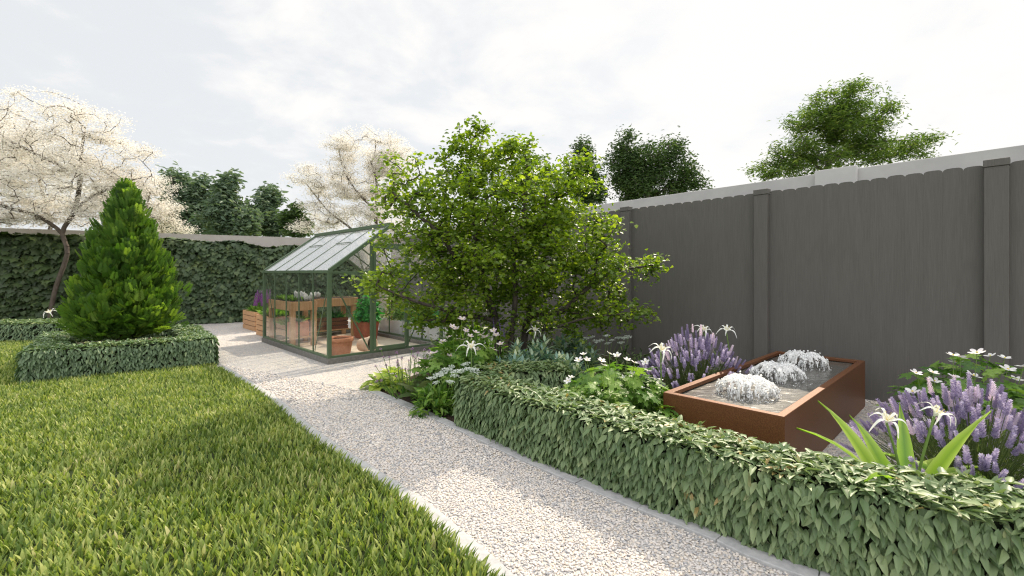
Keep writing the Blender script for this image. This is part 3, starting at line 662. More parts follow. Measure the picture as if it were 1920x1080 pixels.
tree('spreading_tree', 'many stemmed tree with fresh green leaves spreading in front of the greenhouse', [t1, t2, t3, b1, b2, b3, b4, b5], blob_pts(blobs, Y0, 1250, .3), M['bark'], M['tree_leaf'], LEAF_ROUND, 32000, .053, .07, flat=.6, rscale=.72, rtip=.0035, thick=.045, upn=.75)

YB = 10.0
bl = [(0, 395, 120, 30), (110, 400, 110, 30), (215, 330, 60, 30), (70, 215, 95, 42), (160, 235, 75, 38), (40, 290, 120, 60), (180, 290, 85, 50), (262, 283, 36, 16), (120, 350, 130, 48), (245, 345, 60, 30), (-60, 280, 110, 70), (20, 400, 100, 26), (200, 395, 60, 22)]
bt = [line([(88, 625), (103, 545), (126, 475), (117, 435), (140, 395), (150, 340), (152, 290), (160, 240)], YB), line([(140, 395), (170, 370), (240, 340), (285, 330)], YB), line([(117, 435), (70, 405, -.2), (10, 388, -.4), (-60, 360, -.5)], YB), line([(150, 330), (90, 300, .3), (20, 265, .3)], YB)]
tree('blossom_tree', 'white blossom tree with a crooked dark trunk in front of the ivy hedge', bt, blob_pts(bl, YB, 850, .3), M['bark_twig'], M['blossom'], QUAD, 76000, .041, .12, flat=.38, rtip=.005, upn=.9, rscale=.55, thick=.042, group='white blossom trees')
YB2 = 13.4
bl2 = [(30, 330, 110, 50), (80, 280, 90, 50), (-40, 260, 100, 60), (140, 370, 70, 30)]
bt2 = [line([(76, 560), (78, 470), (95, 425), (85, 380), (72, 330), (65, 280)], YB2), line([(92, 400), (50, 375, .3), (-10, 360, .3)], YB2), line([(90, 430), (115, 460), ], YB2)]
tree('blossom_tree', 'white blossom tree beyond the ivy hedge with a smooth S shaped trunk', bt2, blob_pts(bl2, YB2, 400, .3), M['bark_twig'], M['blossom'], QUAD, 34000, .048, .14, flat=.35, rtip=.005, upn=.9, rscale=.6, group='white blossom trees')
YB3 = 15.5
bl3 = [(290, 350, 34, 26), (275, 400, 62, 30), (312, 400, 30, 24), (300, 430, 50, 16), (250, 430, 50, 16), (225, 370, 50, 40)]
tree('blossom_tree', 'creamy blossom tree beside the dark green trees, behind the cone shaped evergreen', [line([(262, 560), (265, 450), (275, 390), (285, 345)], YB3)], blob_pts(bl3, YB3, 260, .3), M['bark_twig'], M['blossom'], QUAD, 24000, .055, .13, flat=.5, rtip=.006, upn=.9, rscale=.6, group='white blossom trees')
YB4 = 14.5
bl4 = [(690, 275, 72, 34), (635, 275, 24, 30), (600, 335, 62, 28), (690, 335, 85, 40), (640, 385, 90, 40), (740, 300, 40, 45), (590, 425, 50, 16), (720, 410, 60, 30)]
bt4 = [line([(708, 560), (708, 450), (704, 400), (706, 340), (690, 290)], YB4), line([(704, 395), (670, 360), (645, 320), (635, 280)], YB4), line([(700, 470), (660, 430), (615, 395), (575, 345)], YB4)]
tree('blossom_tree', 'white blossom tree rising behind the greenhouse roof', bt4, blob_pts(bl4, YB4, 650, .3), M['bark_twig'], M['blossom'], QUAD, 64000, .046, .13, flat=.4, rtip=.005, upn=.9, rscale=.6, thick=.09, group='white blossom trees')

def mass_tree(name, label, Y, blobs, trunk, mat, n, lsize, spread, npts=120, group=None, tpl=LEAF, flat=1.0, **kw):
    return tree(name, label, [line(trunk, Y)], blob_pts(blobs, Y, npts, .3), M['bark_pale'], mat, tpl, n, lsize, spread, rtip=.012, upn=.4, group=group, rscale=.7, flat=flat, **kw)
G1 = 'dark green trees beyond the back wall'
mass_tree('garden_tree', 'tall blue green tree beyond the wall next to the creamy blossom', 24, [(345, 385, 32, 48), (322, 350, 20, 28), (375, 360, 24, 36), (330, 415, 30, 26), (372, 410, 30, 30)], [(352, 560), (352, 430), (350, 350)], M['hazed_tree'], 5200, .30, .22, 90, G1)
mass_tree('garden_tree', 'blue green tree with a narrow raised crown tip beyond the wall', 23, [(432, 340, 15, 20), (432, 385, 24, 36), (410, 410, 28, 30), (455, 415, 30, 24)], [(430, 560), (432, 430), (432, 340)], M['hazed_tree'], 4600, .30, .2, 80, G1)
mass_tree('garden_tree', 'blue green tree standing just left of the blossom behind the greenhouse', 25, [(508, 365, 16, 24), (495, 400, 32, 34), (525, 420, 24, 22), (478, 420, 24, 20)], [(505, 560), (503, 430), (505, 370)], M['hazed_tree'], 3800, .30, .2, 70, G1)
mass_tree('garden_tree', 'small low dark tree below the blossom branches beyond the wall', 23, [(552, 405, 22, 20), (558, 428, 24, 14)], [(552, 560), (552, 440), (552, 400)], M['dark_tree'], 1800, .28, .18, 40, G1)
G2 = 'dark trees beyond the timber fence'
mass_tree('garden_tree', 'slim dark pointed tree beyond the fence behind the spreading tree', 17, [(1095, 290, 16, 26), (1098, 335, 28, 40), (1110, 365, 30, 22)], [(1098, 560), (1098, 400), (1096, 290)], M['dark_tree'], 7500, .12, .16, 90, G2)
mass_tree('garden_tree', 'broad dark bushy tree above the middle of the timber fence', 17, [(1175, 275, 14, 26), (1165, 310, 26, 44), (1215, 300, 45, 30), (1258, 285, 24, 28), (1280, 325, 30, 32), (1220, 350, 70, 30), (1305, 345, 18, 20), (1190, 340, 50, 36)], [(1215, 560), (1215, 400), (1212, 330), (1205, 290)], M['dark_tree'], 19000, .12, .17, 220, G2)
mass_tree('garden_tree', 'pale green tree half hidden behind the spreading tree crown', 16, [(985, 300, 30, 24), (1005, 330, 40, 30), (960, 340, 30, 40)], [(985, 560), (985, 400), (985, 310)], M['feather_tree'], 2600, .14, .14, 60)
fb = [(1590, 235, 80, 45), (1565, 185, 62, 24), (1610, 205, 60, 26), (1530, 225, 62, 28), (1590, 250, 90, 24), (1500, 280, 52, 22), (1640, 275, 66, 26), (1560, 300, 110, 26), (1450, 318, 48, 18), (1700, 290, 46, 14), (1725, 262, 34, 10), (1500, 325, 80, 14)]
tree('feathery_tree', 'airy green tree with feathery layered branches above the right of the fence', [line([(1553, 640), (1553, 420), (1552, 310), (1560, 240), (1570, 190)], 10.5), line([(1552, 310), (1600, 275), (1660, 265), (1720, 262)], 10.5), line([(1553, 330), (1500, 290), (1450, 310)], 10.5)], blob_pts(fb, 10.5, 420, .3), M['bark_pale'], M['feather_tree'], LEAF_NARROW, 23000, .10, .11, flat=.6, rtip=.005, upn=.8, rscale=.6, thick=.07)

def conifer():
    bx, by, bz = -5.61, 6.62, .27; root = thing('evergreen_shrub', 'bright green cone shaped evergreen inside the square hedge on the lawn', 'shrub', (bx, by, bz))
    tr = MB(); tr.tube([(bx, by, bz-.02), (bx+.02, by, 1.0), (bx, by, 2.3)], [.05, .035, .008], 8); tr.build('trunk', M['bark'], root, smooth=True)
    lf = MB()
    # upright plumes: (offset x, offset y, foot, top, half width)
    plumes = [(0, 0, .0, 2.36, .42), (.16, -.1, .0, 2.22, .36), (-.20, .05, .0, 2.08, .36), (.22, .12, .1, 1.78, .28), (.42, -.02, .0, 1.55, .26), (-.36, -.02, .0, 1.52, .28), (.30, -.26, .0, 1.42, .28), (-.22, -.28, .0, 1.58, .27),
              (.05, -.36, .0, 1.30, .30), (-.56, -.05, .0, 1.05, .24), (.60, .02, .0, 1.20, .22), (-.44, -.32, .0, .95, .26), (.50, -.30, .0, .98, .26), (.0, .38, .0, 1.7, .32), (.4, .36, .0, 1.3, .28), (-.4, .36, .0, 1.3, .28),
              (.16, -.54, -.05, .72, .24), (-.16, -.56, -.05, .66, .24), (.68, -.2, -.05, .62, .2), (-.70, -.14, -.05, .60, .2), (.82, .05, -.05, .46, .15), (-.86, .02, -.05, .46, .15)]
    for ox, oy, z0, z1, hw in plumes:
        r2 = ox*ox+oy*oy; ox, oy, hw, z1, z0 = ox*.66+.02, oy*.72, hw*.72, z1*.955, .04+.34*r2; z1 = max(z1, z0+.4)
        m = int(860*(z1-z0)*hw*(1.3 if z1 > 1.9 else 1))+30
        t = U(.02, 1, m); a = U(0, 2*np.pi, m)
        prof = np.interp(t, [0, .12, .4, .7, .88, 1], [.75, .95, 1., .72, .42, .05])*hw*(1+.18*np.sin(a*3+t*14+ox*20))*(1+rng.normal(-.08, .24, m))
        lean = t*t*.10; ang = math.atan2(oy, ox)
        P = np.c_[bx+ox+prof*np.cos(a)+np.cos(ang)*lean*(ox*ox+oy*oy > .02), by+oy+prof*np.sin(a)+np.sin(ang)*lean*(ox*ox+oy*oy > .02), bz+z0+t*(z1-z0)]
        up = np.interp(t, [0, .35, 1], [.5, 1.0, 2.6])
        d = np.c_[np.cos(a), np.sin(a), up]+rng.normal(0, .30, (m, 3)); nn = np.c_[-np.cos(a)*.7, -np.sin(a)*.7, np.full(m, .7)]+rng.normal(0, .5, (m, 3))
        lf.inst(SPRAY, frames(d, nn), P, U(.10, .19, m), np.clip(rng.beta(2, 2.2, m), 0, 1))
    lf.build('crown', M['conifer'], root)
conifer()

# ------------------------------------------------------------------ greenhouse
G0 = np.array([-2.59, 6.5]); GA = nrm(np.array([1.018, 1.0])); GB = np.array([-GA[1], GA[0]])*1.0
GW, GL, EZ, RZ_, PZ = 1.93, 2.90, 1.30, 2.02, .083
A3, B3, Z3 = np.array([*GA, 0]), np.array([*GB, 0]), np.array([0, 0, 1.])
def gp(a, b, z=0.0): return np.array([*(G0+GA*a+GB*b), z])
def greenhouse():
    root = thing('greenhouse', 'small green framed glass greenhouse on a stone plinth beside the gravel path', 'greenhouse', gp(GW/2, GL/2))
    fg = M['frame_green']
    def part(name, mb, mat=fg, parent=root, bevel=.002): return mb.build(name, mat, parent, bevel=bevel)
    pl = MB()
    for (a0, a1, b0, b1) in ((-.04, GW+.04, -.04, .08), (-.04, GW+.04, GL-.08, GL+.04), (-.04, .08, .08, GL-.08), (GW-.08, GW+.04, .08, GL-.08)):
        pl.box(gp((a0+a1)/2, (b0+b1)/2, PZ/2), (a1-a0)/2, (b1-b0)/2, PZ/2, A3, B3)
    part('plinth', pl, M['plinth'])
    fl = MB()
    for i in range(4):
        for j in range(6):
            wa, wb = (GW-.17)/4, (GL-.17)/6
            fl.box(gp(.085+wa*(i+.5), .085+wb*(j+.5), .014), wa/2-.002, wb/2-.002, .011, A3, B3)
    part('floor', fl, M['paving'], bevel=.001)
    for a in (.0, GW):
        for b in (0, GL):
            mb = MB(); mb.box(gp(a, b, (EZ+PZ)/2), .026, .026, (EZ-PZ)/2, A3, B3); part('corner_post', mb)
    for a in (0, GW):                                        # long sides
        mb = MB(); mb.box(gp(a, GL/2, PZ+.015), .022, GL/2-.03, .015, A3, B3); part('sill_rail', mb)
        mb = MB(); mb.box(gp(a, GL/2, EZ+.012), .034, GL/2+.03, .018, A3, B3); part('gutter', mb)
        for k in range(1, 5):
            mb = MB(); mb.bar(gp(a, k*GL/5, PZ+.03), gp(a, k*GL/5, EZ-.006), .018, .022, B3); part('glazing_bar', mb)
        for b0, b1 in ((.0, GL/5), (GL, GL*4/5)):
            mb = MB(); s_ = .024 if a == 0 else -.024; mb.bar(gp(a+s_, b0+(.02 if b0 < b1 else -.02), EZ-.03), gp(a+s_, b1, PZ+.04), .022, .008, A3); part('brace', mb)
    D0, D1 = .645, 1.26
    def ztop(a): return EZ+(RZ_-EZ)*(1-abs(a-GW/2)/(GW/2))
    for b, front in ((0, True), (GL, False)):
        mb = MB(); mb.box(gp(GW/2, b, PZ+.015), GW/2-.03, .022, .015, A3, B3); part('sill_rail', mb)
        mb = MB(); mb.box(gp(GW/2, b, EZ+.0), GW/2-.03, .014, .016, A3, B3); part('eave_rail', mb)
        for a in (D0, D1):
            mb = MB(); mb.bar(gp(a, b-(.004 if front else -.004), PZ+.03), gp(a, b-(.004 if front else -.004), ztop(a)-.03), .05, .03, B3); part('door_post', mb)
        for s_ in (0, 1):
            a0 = 0 if s_ == 0 else GW
            mb = MB(); mb.bar(gp(a0, b, EZ+.03), gp(GW/2, b, RZ_+.012), .05, .05, B3); part('gable_rafter', mb)
            mb = MB(); a1 = D0 if s_ == 0 else D1; o_ = .02 if a0 == 0 else -.02
            mb.bar(gp(a0+o_, b+(.03 if front else -.03), EZ-.03), gp(a1-o_, b+(.03 if front else -.03), PZ+.04), .022, .008, B3); part('brace', mb)
        mb = MB(); mb.box(gp(GW/2+(.3 if front else 0), b-.02 if front else b, 1.72), (.62 if front else .3), .014, .03, A3, B3)
        part('door_track' if front else 'gable_rail', mb)
    mb = MB(); mb.box(gp(GW/2, GL/2, RZ_+.03), .035, GL/2+.04, .028, A3, B3); part('ridge_bar', mb)
    for s_ in (0, 1):
        ae = 0 if s_ == 0 else GW
        for k in range(1, 5):
            mb = MB(); mb.bar(gp(ae, k*GL/5, EZ+.032), gp(GW/2, k*GL/5, RZ_+.01), .018, .024, B3); part('roof_bar', mb)
        gl = MB()
        for k in range(5):
            b0, b1 = k*GL/5+.01, (k+1)*GL/5-.01; e = gp(ae, 0, EZ+.036); r_ = gp(GW/2, 0, RZ_+.018)
            n_ = nrm(np.cross(r_-e, B3)); n_ = n_ if n_[2] > 0 else -n_
            v = [e+B3*b0, e+B3*b1, r_+B3*b1, r_+B3*b0]; v = v+[q-n_*.004 for q in v]
            gl.add(v, {4: [[0, 1, 2, 3], [7, 6, 5, 4], [0, 4, 5, 1], [1, 5, 6, 2], [2, 6, 7, 3], [3, 7, 4, 0]]})
        gl.build('roof_glass', M['roof_pane'], root)
        for k in (1, 3):                                      # opening roof lights
            t0 = .62; e = gp(ae, 0, EZ+.05)*(1-t0)+gp(GW/2, 0, RZ_+.034)*t0
            mb = MB(); mb.bar(e+B3*(k*GL/5+.015), e+B3*((k+1)*GL/5-.015), .010, .012); part('roof_light_rail', mb)
    # wall glass
    for a in (0, GW):
        gl = MB()
        for k in range(5): gl.box(gp(a, (k+.5)*GL/5, (PZ+EZ)/2+.01), .002, GL/10-.01, (EZ-PZ)/2-.022, A3, B3)
        gl.build('side_glass', M['pane'], root)
    for b in (0, GL):
        gl = MB()
        for a0, a1 in ((.028, D0-.026), (D1+.026, GW-.028)): gl.box(gp((a0+a1)/2, b, (PZ+EZ)/2+.005), (a1-a0)/2, .002, (EZ-PZ)/2-.024, A3, B3)
        for a0, a1 in ((.03, D0-.026), (D0+.026, D1-.026), (D1+.026, GW-.03)):
            n = 6; top = []
            for q in range(n+1):
                aa = a0+(a1-a0)*q/n; top.append(gp(aa, b, max(EZ+.02, ztop(aa)-.02)))
            for q in range(n):
                p0, p1 = gp(a0+(a1-a0)*q/n, b, EZ+.016), gp(a0+(a1-a0)*(q+1)/n, b, EZ+.016)
                gl.add([p0, p1, top[q+1], top[q]], {4: [[0, 1, 2, 3]]})
        if b == GL: gl.box(gp((D0+D1)/2, b, (PZ+EZ)/2+.005), (D1-D0)/2-.026, .002, (EZ-PZ)/2-.024, A3, B3)
        gl.build('gable_glass', M['pane'], root)
    door = MB()                                               # sliding door, pushed open to the right
    for a in (D0+.04, D1-.04): door.box(gp(a, -.028, (PZ+1.7)/2+.02), .018, .010, (1.7-PZ)/2-.03, A3, B3)
    door.box(gp((D0+D1)/2, -.028, PZ+.06), (D1-D0)/2-.058, .010, .032, A3, B3); door.box(gp((D0+D1)/2, -.028, 1.68), (D1-D0)/2-.058, .010, .02, A3, B3)
    door.box(gp((D0+D1)/2, -.028, .92), (D1-D0)/2-.058, .008, .012, A3, B3)
    do = part('door', door)
    h = MB(); h.box(gp(D0+.04, -.046, 1.0), .008, .008, .07, A3, B3); part('handle', h, fg, do)
greenhouse()

def tuft(mb, c, n, h, r, tpl=LEAF_NARROW, lo=.4, hi=1.0, w=1.0, tint=None, upright=.8):
    a = U(0, 2*np.pi, n); rr = r*np.sqrt(U(0, 1, n)); c = np.asarray(c, float)
    P = c+np.c_[rr*np.cos(a), rr*np.sin(a), U(0, .25, n)*h]; ln = U(lo, hi, n)*h
    d = np.c_[np.cos(a)*(1-upright)*2*rr/r, np.sin(a)*(1-upright)*2*rr/r, np.full(n, 1.)]+rng.normal(0, .28, (n, 3))
    nn = np.c_[-np.cos(a), -np.sin(a), np.full(n, .4)]; mb.inst(tpl, frames(d, nn), P, np.c_[ln*w, ln, ln], tint)
def leafball(mb, c, n, rx, rz, size, tpl=LEAF, tint=None):
    u = nrm(rng.normal(size=(n, 3))); u[:, 2] = np.abs(u[:, 2])*1.0; k = U(.45, 1, n)[:, None]
    P = np.asarray(c)+u*k*[rx, rx, rz]; d = u+rng.normal(0, .5, (n, 3)); d[:, 2] -= .25
    mb.inst(tpl, frames(d, u+[0, 0, .6]), P, size*U(.6, 1.25, n), tint)

def oriented(mb, a0, a1, b0, b1, z0, z1): mb.box(gp((a0+a1)/2, (b0+b1)/2, (z0+z1)/2), (a1-a0)/2, (b1-b0)/2, (z1-z0)/2, A3, B3)
def potting_table():
    r = thing('potting_table', 'oak L shaped raised planting table inside the greenhouse', 'table', gp(.5, 2.3, .025))
    zt, zb, z0 = .80, .645, .026
    ap = MB(); oriented(ap, .06, .09, 1.70, 2.88, zb, zt); oriented(ap, .475, .505, 1.70, 2.30, zb, zt); oriented(ap, .09, .475, 1.70, 1.73, zb, zt)
    oriented(ap, .505, 1.55, 2.30, 2.33, zb, zt); oriented(ap, 1.52, 1.55, 2.33, 2.85, zb, zt); oriented(ap, .09, 1.55, 2.85, 2.88, zb, zt)
    oriented(ap, .09, .475, 1.73, 2.85, zb, zb+.03); oriented(ap, .475, 1.52, 2.33, 2.85, zb, zb+.03)
    ap.build('trough', M['oak'], r, bevel=.003)
    for a, b in ((.10, 1.745), (.455, 1.745), (.10, 2.83), (.54, 2.36), (1.48, 2.36), (1.48, 2.82)):
        lg = MB(); oriented(lg, a-.04, a+.04, b-.04, b+.04, z0, zb-.001); lg.build('leg', M['oak'], r, bevel=.003)
    sh = MB(); oriented(sh, .14, .42, 1.80, 2.78, .16, .185); oriented(sh, .60, 1.42, 2.42, 2.78, .16, .185); sh.build('shelf', M['oak'], r)
    so = MB(); oriented(so, .091, .474, 1.731, 2.849, zt-.06, zt+.002); oriented(so, .476, 1.519, 2.331, 2.849, zt-.06, zt+.0); so.build('soil', M['soil'], r)
    sp = MB()
    for i in range(70): tuft(sp, gp(U(.12, .44), U(1.85, 2.8), zt), 7, .09, .03, LEAF, w=.9)
    tag(sp.build('seedlings', M['green_leaf']), 'rows of green seedlings on the oak planting table in the greenhouse', 'seedlings', kind='stuff')
potting_table()
def succulent(a, b, label, s):
    c = gp(a, b, .80); r = thing('succulent', label, 'plant', c, 'silvery succulents on the planting table')
    mb = MB()
    for k in range(9):
        an = k*2.4; rr = .02+.05*s*(k/9)**.5; p = c+[rr*math.cos(an), rr*math.sin(an), 0]; h = s*U(.10, .17)
        mb.tube([p, p+[.01*math.cos(an), .01*math.sin(an), h*.5], p+[.02*math.cos(an), .02*math.sin(an), h*.85], p+[.022*math.cos(an), .022*math.sin(an), h]], [.018*s, .026*s, .02*s, .004], 8, U(0, 1))
    mb.build('stems', M['silver'], r, smooth=True)
succulent(.30, 1.95, 'larger silvery white columnar succulent on the front of the planting table', 1.15)
succulent(.38, 1.79, 'smaller silvery succulent at the front corner of the planting table', .8)
succulent(.75, 2.45, 'silvery succulent behind the corner post on the rear planting table', .95)

POT = [(0, 0), (.70, 0), (.74, .03), (.93, .72), (.94, .80), (1.0, .80), (1.02, .84), (1.02, .97), (1.0, 1.0), (.92, 1.0), (.90, .90), (.0, .88)]
def pot(name, label, c, R, H, mat, tilt=None, soil=True, group=None, fill=None):
    r = thing(name, label, 'pot', c, group)
    prof = np.array(POT)*[R, H]; mb = MB(); mb.lathe(prof[:-1], 28)
    o = mb.build('body', mat, None, smooth=True); o.parent = r
    s = MB(); s.lathe([(0, H*.86), (R*.5, H*.88), (R*.90, H*.865)], 20); so = s.build('soil', M['soil'], None); so.parent = r
    if tilt: r.rotation_euler = tilt
    return r
pot('terracotta_pot', 'large terracotta pot standing just inside the greenhouse front corner', gp(.32, .36, .026), .19, .29, M['terracotta'])
pot('terracotta_pot', 'pale buff clay pot lying on its side on the greenhouse floor', gp(.72, .52, .135), .13, .24, M['pot_buff'], (math.radians(84), 0, math.radians(70)))
def tall_pot(label, a, b, h, w, mat):
    c = gp(a, b, .026); r = thing('square_planter', label, 'planter', c)
    mb = MB(); n = 4
    w0, w1 = w*.78, w
    v = []
    for ww, z in ((w0, 0), (w1, h), (w1*.86, h), (w1*.84, h-.05)):
        for sx, sy in ((-1, -1), (1, -1), (1, 1), (-1, 1)): v.append(c+A3*sx*ww/2+B3*sy*ww/2+Z3*z)
    fs = [[3, 2, 1, 0], [12, 13, 14, 15]]
    for i in range(3):
        for j in range(4): fs.append([i*4+j, i*4+(j+1) % 4, i*4+4+(j+1) % 4, i*4+4+j])
    mb.add(v, {4: fs}); mb.build('body', mat, r, bevel=.004); return c+Z3*(h-.04)
p1 = tall_pot('tall tapered red clay planter holding the leafy green plant in the greenhouse', 1.42, 1.62, .36, .30, M['terracotta_dark'])
p2 = tall_pot('tall red clay planter behind the table leg in the greenhouse', 1.50, 2.02, .34, .28, M['terracotta_dark'])
r = thing('leafy_plant', 'bushy bright green plant in the tall red planter inside the greenhouse', 'plant', p1)
mb = MB(); leafball(mb, p1+[0, 0, .05], 420, .24, .46, .10, LEAF_ROUND); mb.build('foliage', M['bright_leaf'], r)
mb = MB()
for k in range(6): mb.tube([p1, p1+[U(-.05, .05), U(-.05, .05), .2], p1+[U(-.15, .15), U(-.15, .15), .42]], [.008, .006, .003], 5)
mb.build('stem', M['stem'], r)
r = thing('leafy_plant', 'low green plant in the red planter behind the table leg', 'plant', p2)
mb = MB(); leafball(mb, p2+[0, 0, .02], 160, .17, .20, .09, LEAF); mb.build('foliage', M['green_leaf'], r)
def crate(name, label, a0, a1, b0, b1, z0, h, mat, slats, group=None, gap=.012):
    r = thing(name, label, 'planter', gp((a0+a1)/2, (b0+b1)/2, z0), group); sh = (h-gap*(slats-1))/slats
    core = MB(); oriented(core, a0+.018, a1-.018, b0+.018, b1-.018, z0+.005, z0+h-.05); core.build('liner', M['liner'], r)
    for s_ in range(slats):
        sl = MB(); za = z0+s_*(sh+gap); zb = za+sh
        oriented(sl, a0, a0+.018, b0+.018, b1-.018, za, zb); oriented(sl, a1-.018, a1, b0+.018, b1-.018, za, zb); oriented(sl, a0, a1, b0, b0+.018, za, zb); oriented(sl, a0, a1, b1-.018, b1, za, zb)
        sl.build('slat', mat, r, bevel=.002)
    so = MB(); oriented(so, a0+.019, a1-.019, b0+.019, b1-.019, z0+h-.05, z0+h-.03); so.build('soil', M['soil'], r)
    return gp((a0+a1)/2, (b0+b1)/2, z0+h-.03)
crate('wooden_crate', 'dark stained slatted crate of herbs under the rear planting table', .62, 1.02, 2.42, 2.76, .187, .24, M['cedar_dark'], 3)
crate('wooden_crate', 'dark stained crate of greens beside the tall table leg', 1.05, 1.40, 2.42, 2.76, .187, .22, M['cedar_dark'], 3)
crate('wooden_crate', 'pale crate of greens under the left end of the planting table', .15, .41, 2.25, 2.72, .187, .16, M['oak'], 2)
box = MB(); r = thing('clay_planter', 'square orange clay planter on the shelf under the planting table', 'planter', gp(.28, 1.98, .187))
oriented(box, .14, .42, 1.84, 2.12, .187, .43); box.build('body', M['terracotta'], r, bevel=.008)
def greens(label, c, n, h, rad, mat, tpl=LEAF, name='herb_plant'):
    r = thing(name, label, 'plant', c); mb = MB(); tuft(mb, c, n, h, rad, tpl, w=1.0, upright=.55); mb.build('foliage', mat, r); return r
greens('green herbs growing in the square orange clay planter', gp(.28, 1.98, .43), 120, .12, .12, M['green_leaf'])
greens('green herbs in the dark crate under the rear planting table', gp(.82, 2.59, .40), 130, .14, .15, M['green_leaf'])
greens('feathery herbs in the dark crate beside the tall table leg', gp(1.22, 2.59, .38), 130, .16, .14, M['bright_leaf'], LEAF_NARROW)
greens('pale green herbs in the crate under the left end of the table', gp(.28, 2.48, .32), 120, .16, .13, M['lime_leaf'], LEAF_NARROW)

# white troughs seen through the far side of the greenhouse
for i, (b0, b1, lab, lab2) in enumerate(((.55, 1.45, 'white trough beyond the greenhouse nearest the spreading tree', 'dense green foliage in the white trough nearest the spreading tree'), (1.52, 2.42, 'white trough beyond the greenhouse behind the red planter', 'green foliage in the white trough behind the red planter'))):
    r = thing('trough', lab, 'planter', gp(GW+.32, (b0+b1)/2, 0), 'white troughs beyond the greenhouse')
    mb = MB(); oriented(mb, GW+.14, GW+.5, b0, b1, .06, .34); mb.build('body', M['white_box'], r, bevel=.01)
    for q in (b0+.1, b1-.1):
        ft = MB(); oriented(ft, GW+.18, GW+.46, q-.03, q+.03, .004, .059); ft.build('foot', M['liner'], r)
    rr = thing('leafy_plant', lab2, 'plant', gp(GW+.32, (b0+b1)/2, .34)); mb = MB()
    for q in np.linspace(b0+.1, b1-.1, 5): leafball(mb, gp(GW+.32, q, .33), 90, .2, .34, .10, LEAF)
    mb.build('foliage', M['bright_leaf'] if i == 0 else M['green_leaf'], rr)

# slatted planters outside
c1 = crate('slatted_planter', 'pale slatted timber planter with purple flower spikes by the ivy hedge', .32, .86, 4.68, 5.62, .006, .42, M['cedar'], 4)
c2 = crate('slatted_planter', 'pale slatted timber planter of greens touching the greenhouse corner', .20, .72, 3.18, 4.16, .006, .42, M['cedar'], 4)
def lupins():
    r = thing('lupin_clump', 'tall magenta purple flower spikes in the slatted planter by the ivy hedge', 'flowers', c1)
    fo = MB()
    for q in range(9): tuft(fo, gp(.6+U(-.18, .18), 4.8+q*.09, .39), 26, .20, .08, LEAF_NARROW, upright=.5)
    fo.build('foliage', M['green_leaf'], r)
    sp = MB()
    for k in range(22):
        z = k/22; n = 7; a = np.arange(n)*6.28/n+k; rr = .030*(1-z*.8)
        P = np.c_[rr*.4*np.cos(a), rr*.4*np.sin(a), np.full(n, z*.28)]; sp.inst(QUAD, frames(np.c_[np.cos(a), np.sin(a), np.full(n, .5)], np.c_[np.zeros((n, 2)), np.ones(n)]), P, .032*(1-z*.6))
    src = sp.build('flower_spike', M['purple'], None); src.parent = r; first = True
    for k in range(22):
        p = gp(.6+U(-.2, .2), 5.15+U(-.40, .40), .39); h = U(.14, .26); top = p+[U(-.03, .03), U(-.03, .03), h]
        st = MB(); st.tube([p, (p+top)/2, top+[0, 0, .2]], .004, 4); st.build('stem', M['stem'], r)
        Mx = Matrix.Translation(Vector(top-np.array(c1)))@Matrix.Rotation(U(-.12, .12), 4, 'X')@Matrix.Scale(U(.8, 1.15), 4)
        if first: src.matrix_local = Mx; first = False
        else: copy_part(src, r, Mx)
lupins()
greens('grassy green plants filling the slatted planter at the greenhouse corner', c2, 260, .20, .26, M['green_leaf'], LEAF_NARROW)

